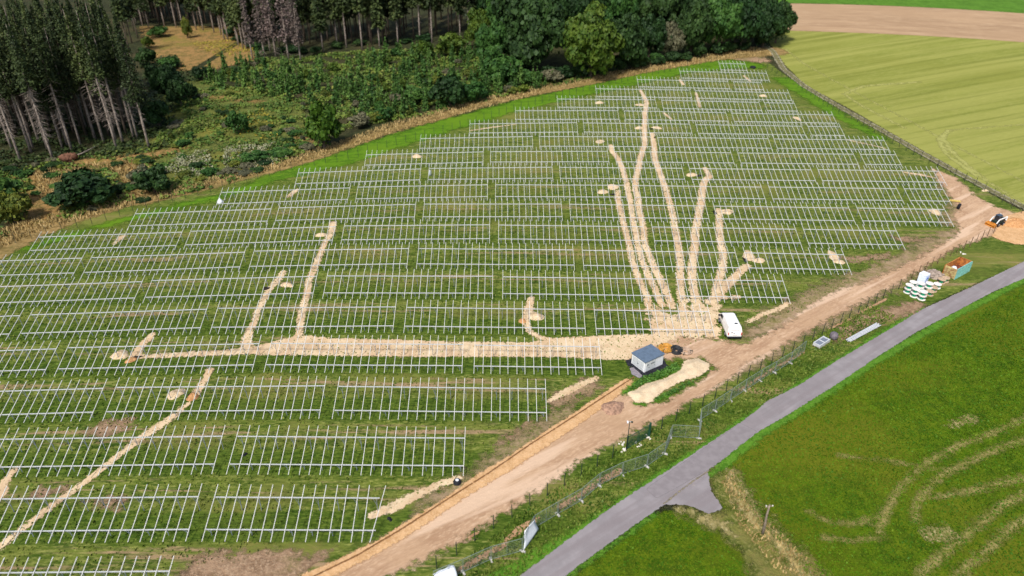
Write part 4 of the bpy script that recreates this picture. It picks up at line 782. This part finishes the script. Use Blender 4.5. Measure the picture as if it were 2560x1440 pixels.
patch('gravel_slab',[('p',[(1574,922),(1584,920),(1606,941),(1600,948),(1580,938)])],ground_mat('grey_grit',((.2,.18,.2),(.28,.25,.28),(.36,.33,.34)),.5,2,8,edge=(.1,.1)),.13,cell=.15,margin=.2)
patch('weed_strip',[('l',[(1600,957),(1640,945),(1690,922)],[.9,1.0,1.1]),('l',[(1560,985),(1590,960)],[.6,1.0]),('l',[(1640,1002),(1690,978),(1730,960)],[.8,.5,.2]),('l',[(1585,1012),(1610,1012)],.5)],m_verge,.15,cell=.25,margin=1)
scatter('weed_tufts',[[(1562,985),(1600,950),(1690,912),(1698,926),(1640,952),(1600,968)],[(1630,1006),(1690,972),(1745,950),(1690,985)]],800,leafmat('weed_leaves',(.03,.10,.01),(.07,.17,.02),(.18,.26,.06),1,0),.22,.3,15,lift=.15,lab='green weeds beside the sand heap')
# coils beside the cabin
def coil(px,py,R_,mat,label,hgt=.35,tilt=0,turns=7):
    e=empty('cable_coil',at(px,py)); e.rotation_euler=(tilt,0,0); tag(e,label,'cable coil'); g=MB(); rg=random.Random(px)
    for k in range(turns):
        r=R_*(.35+.65*((k*.37)%1)); z=.12+hgt*k/turns; pts=[(r*math.cos(a)+rg.uniform(-.03,.03),r*math.sin(a)+rg.uniform(-.03,.03),z+rg.uniform(-.03,.03)) for a in [2*PI*j/20 for j in range(21)]]
        g.tube(pts,.065,6,False)
    g.build('conduit',mat,e,True); g=MB(); 
    for a in (0,2.1,4.2): g.box((R_*.82*math.cos(a),R_*.82*math.sin(a),.12+hgt/2),(R_*.45,.06,hgt+.15),Matrix.Rotation(a,3,'Z'))
    g.build('strap',M_POST,e)
coil(1664,874,1.05,solid('orange_conduit',(.60,.30,.05),.5,.4,0,.15),'orange conduit coil lying behind the cabin',.35,0,14)
coil(1690,879,.85,solid('black_conduit',(.03,.03,.035),.5,.4,0,.15),'black conduit coil right of the orange coil',.45,.3,14)
coil(1714,881,.95,solid('tan_hose',(.50,.36,.26),.7,.3,0,.15),'tan hose coil lying rightmost of the three coils',.2,0,6)
# plastic shaft
e=empty('plastic_shaft',at(1143,1208)); tag(e,'round black plastic shaft with white lid beside the trench','shaft'); e.scale=(.78,.78,.8)
MB().lathe([(.55,-.2),(.58,.3),(.5,.35),(.5,.5),(.42,.6)],(0,0,0),20).build('shaft_body',M_BLACK,e,True); MB().lathe([(.24,.6),(.26,.68),(.1,.72)],(.02,0,0),16).build('lid',M_TARP,e,True)
# white bag on the far left frame
e=empty('white_sack',at(551,507)); tag(e,'white pointed sack at the left end of a frame by the verge','sack')
e.scale=(.75,.75,.7); g=MB(); g.lathe([(.8,0),(.85,.35),(.6,.8),(.3,1.15),(.08,1.6)],(0,0,0),14); g.build('sack_body',M_TARP,e,True); g=MB(); g.lathe([(.1,1.5),(.16,1.6),(.05,1.75)],(0,0,0),8); g.build('tied_neck',M_TARP,e,True)
o=MB(); o.lathe([(.25,0),(.28,.6),(.2,1.2),(.1,1.4)],(0,0,0),12); o=o.build('grey_sack',solid('grey_plastic',(.45,.5,.55),.5,.3),None,True); o.location=at(1075,440); tag(o,'small grey sack standing at a frame end in the upper middle','sack')
g=MB(); g.lathe([(.9,0),(1.0,.3),(.7,.55),(.2,.65)],(0,0,0),14); o=g.build('dark_tarpaulin_pile',M_BLACK,None,True); o.location=at(1882,170); tag(o,'dark tarpaulin pile right of the farthest frame','tarpaulin')
g=MB(); g.lathe([(.3,-.1),(.32,.5),(.3,1.0),(.28,1.15)],(0,0,0),16); o=g.build('black_drum',M_BLACK,None,True); o.location=at(2394,522); o.rotation_euler=(.1,.1,0); tag(o,'black upright drum on grass at the end of the frames','drum')
g=MB(); g.box((0,0,.25),(2.2,.5,.12)); g.box((0,0,.38),(1.9,.3,.1)); o=g.build('yellow_plank',solid('yellow_board',(.62,.48,.14),.7,.3)); p=at(2386,505); o.location=p; o.rotation_euler=(0,0,-.25); tag(o,'yellowish planks lying beside the black drum','planks')
# dark bits by the second-row frames
for px,py,lb in ((613,1138,'small black bag lying under the second-row frame at lower left'),(975,1300,'dark crumpled net at the tip of the lower sand strip')):
    g=MB(); 
    for k in range(4): g.box((random.uniform(-.2,.2),random.uniform(-.2,.2),.1),(.35,.25,.2),Matrix.Rotation(k,3,'Z'),.7)
    o=g.build('black_bag' if px<900 else 'crumpled_net',M_BLACK if px<900 else M_GRY0 if False else M_BLACK,bevel=.03); o.location=at(px,py); tag(o,lb,'bag' if px<900 else 'net')

# ------------------------------------------------------------------ delivery van
rl=at(1819,847); rr=at(1847,847); fl=at(1795,807); hd=math.atan2(fl[1]-at(1811,843)[1],fl[0]-at(1811,843)[0])
M_PAINT,nt,b=newmat('white_van_paint',.25,.5); b.inputs['Base Color'].default_value=(.86,.87,.88,1); b.inputs['Coat Weight'].default_value=.4
cx_,cy_=(rl[:2]+rr[:2])/2; cx_+=2.45*math.cos(hd); cy_+=2.45*math.sin(hd)
van=empty('delivery_van',(cx_,cy_,gz(cx_,cy_)+.0),hd); van.scale=(1.1,1.14,1.1); tag(van,'white delivery van parked facing away beside the sandy area','van')
def van_body():
    prof=[(-2.5,.42,.93),(-2.52,.8,.96),(-2.48,1.25,.94),(-2.38,1.8,.84),(-2.2,1.95,.74),(-.5,1.99,.76),(1.0,1.95,.76),(1.45,1.78,.78),(2.0,1.27,.88),(2.45,1.05,.86),(2.58,.8,.84),(2.55,.4,.86)]
    V=[];F=[]; n=len(prof)
    for x,z,w_ in prof: V+=[(x,w_,z),(x,-w_,z)]
    for i in range(n-1): F.append((2*i,2*i+2,2*i+3,2*i+1))
    # side walls: add waist vertices
    k=len(V); xs=[(-2.5,.42,.93),(-1.2,.42,.96),(0,.42,.97),(1.2,.42,.96),(2.55,.4,.86)]
    F.append(tuple(2*i for i in range(n))[::-1]); F.append(tuple(2*i+1 for i in range(n))); F.append((0,1,2*n-1,2*n-2))
    m=MB(); m.add(V,F); return m
o=van_body().build('body',M_PAINT,van,False,.13)
def pbox(name,c,d,mat,rot=None,par=van,bev=.01): g=MB(); g.box(c,d,rot); return g.build(name,mat,par,bevel=bev)
g=MB(); g.add([(1.47,.7,1.76),(1.47,-.7,1.76),(1.99,-.8,1.30),(1.99,.8,1.30)],[(0,1,2,3)]); q=g.build('windscreen',M_GLASS,van); q.location=(.015,0,.02)
for s in (1,-1):
    g=MB(); g.add([(1.35,s*.845,1.7),(.55,s*.845,1.74),(.5,s*.955,1.22),(1.85,s*.935,1.22)],[(0,1,2,3)]); g.build('side_window',M_GLASS,van)
    mir=pbox('wing_mirror',(1.55,s*1.08,1.32),(.14,.24,.26),M_BLACK,bev=.03)
    tl=pbox('tail_light',(-2.53,s*.84,1.0),(.05,.12,.42),solid('red_lens',(.5,.02,.02),.3,.5)); 
    for x in (-1.55,1.65):
        wh=empty('wheel',(x,s*.86,.33)); wh.parent=van; wh.rotation_euler=(PI/2,0,0)
        MB().lathe([(.2,-.11),(.32,-.11),(.34,-.07),(.34,.07),(.32,.11),(.2,.11)],(0,0,0),22).build('tyre',M_BLACK,wh,True); MB().lathe([(.02,-.12),(.2,-.115),(.21,.115),(.02,.12)],(0,0,0),16).build('rim',M_GALV2 if False else M_CONC,wh,True)
pbox('rear_bumper',(-2.55,0,.45),(.16,1.8,.22),M_BLACK,bev=.03)
pbox('rear_window',(-2.475,0,1.5),(.02,1.1,.01),M_BLACK); pbox('number_plate',(-2.545,.0,.8),(.02,.5,.11),M_CONC2); pbox('roof_vent',(-1.5,-.25,1.99),(.25,.4,.04),M_BLACK); pbox('door_handle',(-2.54,.12,1.05),(.04,.16,.06),M_BLACK); pbox('door_emblem',(-2.535,.42,1.2),(.03,.14,.14),M_BLACK)

# ------------------------------------------------------------------ skid loader
hd=wang((2500,552),(2462,562)); ld=empty('skid_loader',at(2490,562),hd); tag(ld,'white compact skid loader with orange bucket beside the orange sand','skid loader')
M_OR=solid('worn_orange_steel',(.58,.24,.04),.6,.3,0,.2,3)
g=MB(); g.box((-.2,0,.75),(2.2,1.0,.8)); g.box((-1.0,0,1.25),(.9,1.0,.5)); g.build('chassis',M_POST,ld,bevel=.05)
g=MB(); g.box((.1,0,1.55),(1.15,.85,1.1),None,.85); g.build('cab',M_GLASS,ld,bevel=.05); g=MB(); g.box((.08,0,2.13),(1.15,.85,.08)); g.build('cab_roof',solid('blue_black_roof',(.05,.08,.12),.4,.5),ld,bevel=.03)
for s in (1,-1):
    g=MB(); g.bar((-1.5,s*.68,1.75),(.7,s*.68,1.45),.14,.24); g.bar((.7,s*.68,1.45),(1.3,s*.68,.6),.14,.22); g.bar((-1.5,s*.68,1.75),(-1.4,s*.68,1.0),.14,.24); g.build('lift_arm',M_WHITE,ld,bevel=.03)
    for x in (-.85,.55):
        wh=empty('wheel',(x,s*.75,.4)); wh.parent=ld; wh.rotation_euler=(PI/2,0,0); MB().lathe([(.2,-.14),(.38,-.14),(.42,-.08),(.42,.08),(.38,.14),(.2,.14)],(0,0,0),18).build('tyre',M_BLACK,wh,True); MB().lathe([(.02,-.14),(.2,-.14),(.2,.15),(.02,.15)],(0,0,0),14).build('rim',M_WHITE,wh,True)
g=MB(); g.box((1.45,0,.45),(.08,1.9,.75)); g.box((1.75,0,.12),(.7,1.9,.06)); g.box((1.75,.95,.4),(.65,.05,.55)); g.box((1.75,-.95,.4),(.65,.05,.55)); g.box((1.65,0,.5),(.5,1.85,.3)); g.build('bucket',M_OR,ld,bevel=.02)

# ------------------------------------------------------------------ storage yard
M_TEAL=solid('teal_painted_steel',(.22,.48,.44),.6,.3,0,.12,3); M_RUST=solid('rusty_orange_steel',(.50,.20,.05),.8,.2,0,.3,2,(.22,.07,.03)); M_YEL=solid('faded_yellow_boards',(.46,.38,.17),.8,.2,0,.25,2,(.30,.16,.08))
n0=at(2385,699); r0=at(2421,679); l0=at(2351,689); vx=(r0-n0)[:2]; Lc=float(np.linalg.norm(vx)); vx/=Lc; vy=np.array([-vx[1],vx[0]]); Wc=float(np.clip(abs((l0-n0)[:2]@vy),1.8,3.0)); hc=1.95
ct=empty('open_waste_container',n0,math.atan2(vx[1],vx[0])); tag(ct,'open waste container with teal ribbed side and rusty orange inside','container')
def wall(x0,y0,x1,y1,matn,nm,ribs=True,rm=None):
    g=MB(); g.bar((x0,y0,hc/2),(x1,y1,hc/2),.06,hc)
    if ribs:
        l=math.hypot(x1-x0,y1-y0); n=int(l/.42); ox,oy=(y1-y0)/l*.07,-(x1-x0)/l*.07
        for k in range(n+1): t=k/n; g.box((x0+(x1-x0)*t+ox,y0+(y1-y0)*t+oy,hc/2),(.1,.1,hc))
    g.bar((x0,y0,hc),(x1,y1,hc),.14,.1); return g.build(nm,matn,ct)
wall(0,0,Lc,0,M_TEAL,'side_wall'); wall(Lc,0,Lc,Wc,M_RUST,'end_wall'); wall(Lc,Wc,0,Wc,M_RUST,'side_wall')
g=MB(); 
for k in range(5):
    for j in range(2): g.box((-.06,Wc*(.27+.46*j),.25+k*.36),(.1,Wc*.42,.28))
g.box((0,Wc/2,hc/2),(.05,Wc,hc)); g.build('door_panel',M_YEL,ct); g=MB(); g.box((Lc/2,Wc/2,.08),(Lc,Wc,.1)); g.build('floor',M_RUST,ct)
def heapobj(name,par,world,r,h,mat,label,seed,cat='rubbish',n=12):
    rg=random.Random(seed); g=MB()
    for k in range(n):
        a=rg.uniform(0,6.28); d=r*math.sqrt(rg.random()); s=rg.uniform(.3,.7); rot=Matrix.Rotation(rg.uniform(0,3),3,'Z')@Matrix.Rotation(rg.uniform(-.8,.8),3,'X')
        g.box((d*math.cos(a),d*math.sin(a),h*(1-d/r*.6)),(s,s*.7,s*.45),rot,.8)
    g.lathe([(r*.95,0),(r*.8,h*.6),(r*.4,h)],(0,0,0),12)
    o=g.build(name,mat,None,bevel=.03); o.location=world; return tag(o,label,cat)
cw=lambda x,y,z=0:(n0[0]+vx[0]*x+vy[0]*y,n0[1]+vx[1]*x+vy[1]*y,n0[2]+z)
heapobj('scrap_pile',None,cw(Lc*.62,Wc*.5,.15),.85,1.1,solid('red_brown_scrap',(.22,.06,.03),.8,.2,0,.35,3),'red-brown scrap inside the open container',1)
heapobj('white_plastic_waste',None,cw(Lc*.28,Wc*.55,.15),.75,1.45,M_TARP,'white plastic waste at the near end inside the open container',2)
# cable drums
M_FL=solid('white_drum_flange',(.78,.74,.70),.7,.3,0,.08,4); M_FB=solid('bare_wood_flange',(.52,.38,.26),.8,.2,0,.12,4); M_HUB=solid('green_drum_hub',(.01,.42,.22),.5,.4,0,.1)
def dring(R_,z,t): 
    g=MB(); g.lathe([(.12,z),(R_,z),(R_,z+t),(.12,z+t)],(0,0,0),26)
    for k in range(8): a=k*PI/4; g.box((R_*.62*math.cos(a),R_*.62*math.sin(a),z+t+.008),(R_*.5,.03,.012),Matrix.Rotation(a,3,'Z'))
    return g
FLW=dring(.62,0,.05).mesh('flange',M_FL); FLB=dring(.62,0,.05).mesh('flange',M_FB); gh=MB(); gh.lathe([(.26,.06),(.3,.1),(.3,.62),(.26,.66)],(0,0,0),18); HUB=gh.mesh('hub',M_HUB,True)
DR=[(2268,731,2,0,'leftmost stack'),(2284,741,2,0,'stack just left of the foremost'),(2303,748,2,0,'foremost stack nearest the road'),(2297,727,2,0,'stack in the middle of the group'),(2281,714,1,0,'rearmost by the posts'),(2323,737,1,1,'right of the foremost stack'),(2318,727,2,0,'stack in front of the white cabin'),(2341,719,1,0,'right of the white cabin'),(2332,727,1,1,'between the two right-hand drums'),(2352,707,1,1,'nearest the container'),(2362,703,1,1,'touching the container corner')]
for px,py,n,bw,lb in DR:
    p=at(px,py)
    for k in range(n):
        e=empty('cable_drum',(p[0],p[1],p[2]+.74*k+.02),random.uniform(0,1)); tag(e,('%s cable drum, %s'%('bare wood' if bw else 'white flanged',lb))+((', upper' if k else ', lower') if n>1 else ''),'cable drum','empty cable drums beside the container')
        fm=FLB if bw else FLW; mobj('flange',fm,e); mobj('flange',fm,e,(0,0,.66)); mobj('hub',HUB,e)
# white site cabin
e=empty('portable_toilet',at(2311,716),wang((2311,716),(2330,706))); tag(e,'white portable toilet cabin with blue mark among the cable drums','portable toilet')
M_PT=solid('white_blue_plastic',(.74,.82,.92),.5,.4,0,.05,2)
g=MB(); g.box((0,.6,1.1),(1.25,1.2,2.2)); g.build('cabin_shell',M_PT,e,bevel=.04); g=MB(); g.box((0,.6,2.25),(1.35,1.3,.12),None,.85); g.build('roof',M_TARP,e,bevel=.03)
g=MB(); g.box((0,-.02,1.05),(.9,.05,1.9)); d=g.build('door',solid('pale_blue_door',(.50,.62,.90),.5,.4),e); g=MB(); g.box((.05,-.06,1.55),(.3,.03,.22)); g.build('sign',solid('blue_sign',(.03,.15,.6),.5,.4),d)
heapobj('grey_brown_bags',None,at(2336,690),1.5,.9,solid('grey_brown_sacks',(.36,.29,.24),.9,.2,0,.25,2),'grey-brown bags piled between white cabin and container',5,'bags',16)
heapobj('grey_board_pile',None,at(2320,690),.8,.5,solid('grey_boards',(.38,.34,.34),.9,.2,0,.2,2),'grey boards piled behind the white portable toilet',6,'boards',7)
# profile stack and bundle
hd=wang((2050,868),(2085,846)); e=empty('steel_profile_pallet',at(2048,872),hd); tag(e,'low pallet of silver steel parts beside the mobile fence end','pallet')
g=MB()
for y in (.0,1.0): g.box((1.3,y,.35),(2.7,.12,.5))
for x in (.05,1.3,2.55): g.box((x,.5,.35),(.12,1.0,.45))
g.build('frame',M_GALVB if False else GALV,e)
g=MB()
for k in range(9): g.box((.2+.27*k,.5,.42),(.12,.85,.12))
g.build('steel_part',GALV2,e); g=MB(); g.box((1.3,.5,.06),(2.8,1.2,.12)); g.build('pallet_base',M_WOOD,e)
p=at(2083,846); g=MB(); g.lathe([(.55,0),(.62,.4),(.55,.85),(.4,1.0)],(0,0,0),10); o=g.build('grey_bulk_bag',solid('grey_bulk_bag',(.17,.15,.17),.8,.2,0,.2,3),None,True); o.location=p; tag(o,'dark grey bulk bag at the end of the silver parts pallet','bag')
hd=wang((2124,855),(2200,816)); e=empty('rail_bundle',at(2124,857),hd); tag(e,'long bundle of silver steel rails lying near the road','steel bundle'); Lb=float(np.linalg.norm(at(2200,817)[:2]-at(2124,857)[:2]))
for k in range(7):
    g=MB(); g.bar((-.1*(k%3),.12*k-.1*(k>4),.2+.1*(k%2)),(Lb-.15*((k*2)%3),.12*k,.2+.1*(k%2)),.1,.1); g.build('rail',GALV,e)
g=MB(); 
for t in (.15,.5,.85): g.box((Lb*t,.35,.08),(.12,1.0,.14))
g.build('timber_bearer',M_WOOD,e)
# old planks/brown strips between posts and mobile fence
for px0,py0,px1,py1,w_,lb in ((1265,1348,1330,1300,.55,'short orange-brown soil strip above the tall banner'),(1150,1418,1265,1362,.4,'long brown soil strip behind the bottom mobile fence')):
    pass
patch('turned_soil_strips',[('l',[(1268,1348),(1300,1325),(1345,1296)],[.5,1.0,.5]),('l',[(1150,1425),(1205,1393),(1262,1362)],.65),('l',[(1398,1268),(1450,1238),(1500,1203),(1548,1178)],[.6,.6,.7,.9]),('l',[(1172,1345),(1197,1330)],.3),('l',[(1850,975),(1930,925),(2010,880)],.45),('l',[(2145,785),(2215,748)],.4),('l',[(2075,822),(2130,795)],.3)],ground_mat('strip_soil',((.34,.19,.10),(.44,.27,.15),(.52,.36,.22)),.3,1.2,5,edge=(.15,.15),bumps=.7),.045,cell=.25,margin=.6)

# ------------------------------------------------------------------ camera, light, world
cam=bpy.data.cameras.new('camera'); co=bpy.data.objects.new('camera',cam); COL.objects.link(co)
cam.sensor_width=36; cam.lens=F_PX/2560*36; cam.clip_end=5000; cam.clip_start=.5
M=Matrix(((RT[0],UP[0],-FW[0],0),(RT[1],UP[1],-FW[1],0),(RT[2],UP[2],-FW[2],H),(0,0,0,1))); co.matrix_world=M; sc.camera=co
cam.dof.use_dof=True; cam.dof.focus_distance=105; cam.dof.aperture_fstop=cam.lens/1000/.30
SUN_EL,SUN_AZ=R(52),R(205)   # azimuth clockwise from +Y
sd=bpy.data.lights.new('sun','SUN'); so=bpy.data.objects.new('sun',sd); COL.objects.link(so); sd.energy=3.3; sd.angle=R(8); sd.color=(1,.955,.89)
dirv=Vector((math.sin(SUN_AZ)*math.cos(SUN_EL),math.cos(SUN_AZ)*math.cos(SUN_EL),math.sin(SUN_EL)))
so.rotation_euler=dirv.to_track_quat('Z','Y').to_euler()
w=bpy.data.worlds.new('World'); sc.world=w; w.use_nodes=True; nt=w.node_tree; bg=nt.nodes['Background']
sky=nt.nodes.new('ShaderNodeTexSky'); sky.sky_type='NISHITA'; sky.sun_disc=False; sky.sun_elevation=SUN_EL; sky.sun_rotation=SUN_AZ; sky.dust_density=3; sky.ozone_density=1
nt.links.new(sky.outputs[0],bg.inputs[0]); bg.inputs[1].default_value=.105
sc.view_settings.view_transform='Standard'; sc.view_settings.look='None'; sc.view_settings.exposure=.24; sc.view_settings.gamma=1
sc.render.engine='CYCLES'; sc.cycles.transparent_max_bounces=24; sc.cycles.max_bounces=5; sc.cycles.use_denoising=True
sc.render.resolution_x=1024; sc.render.resolution_y=576
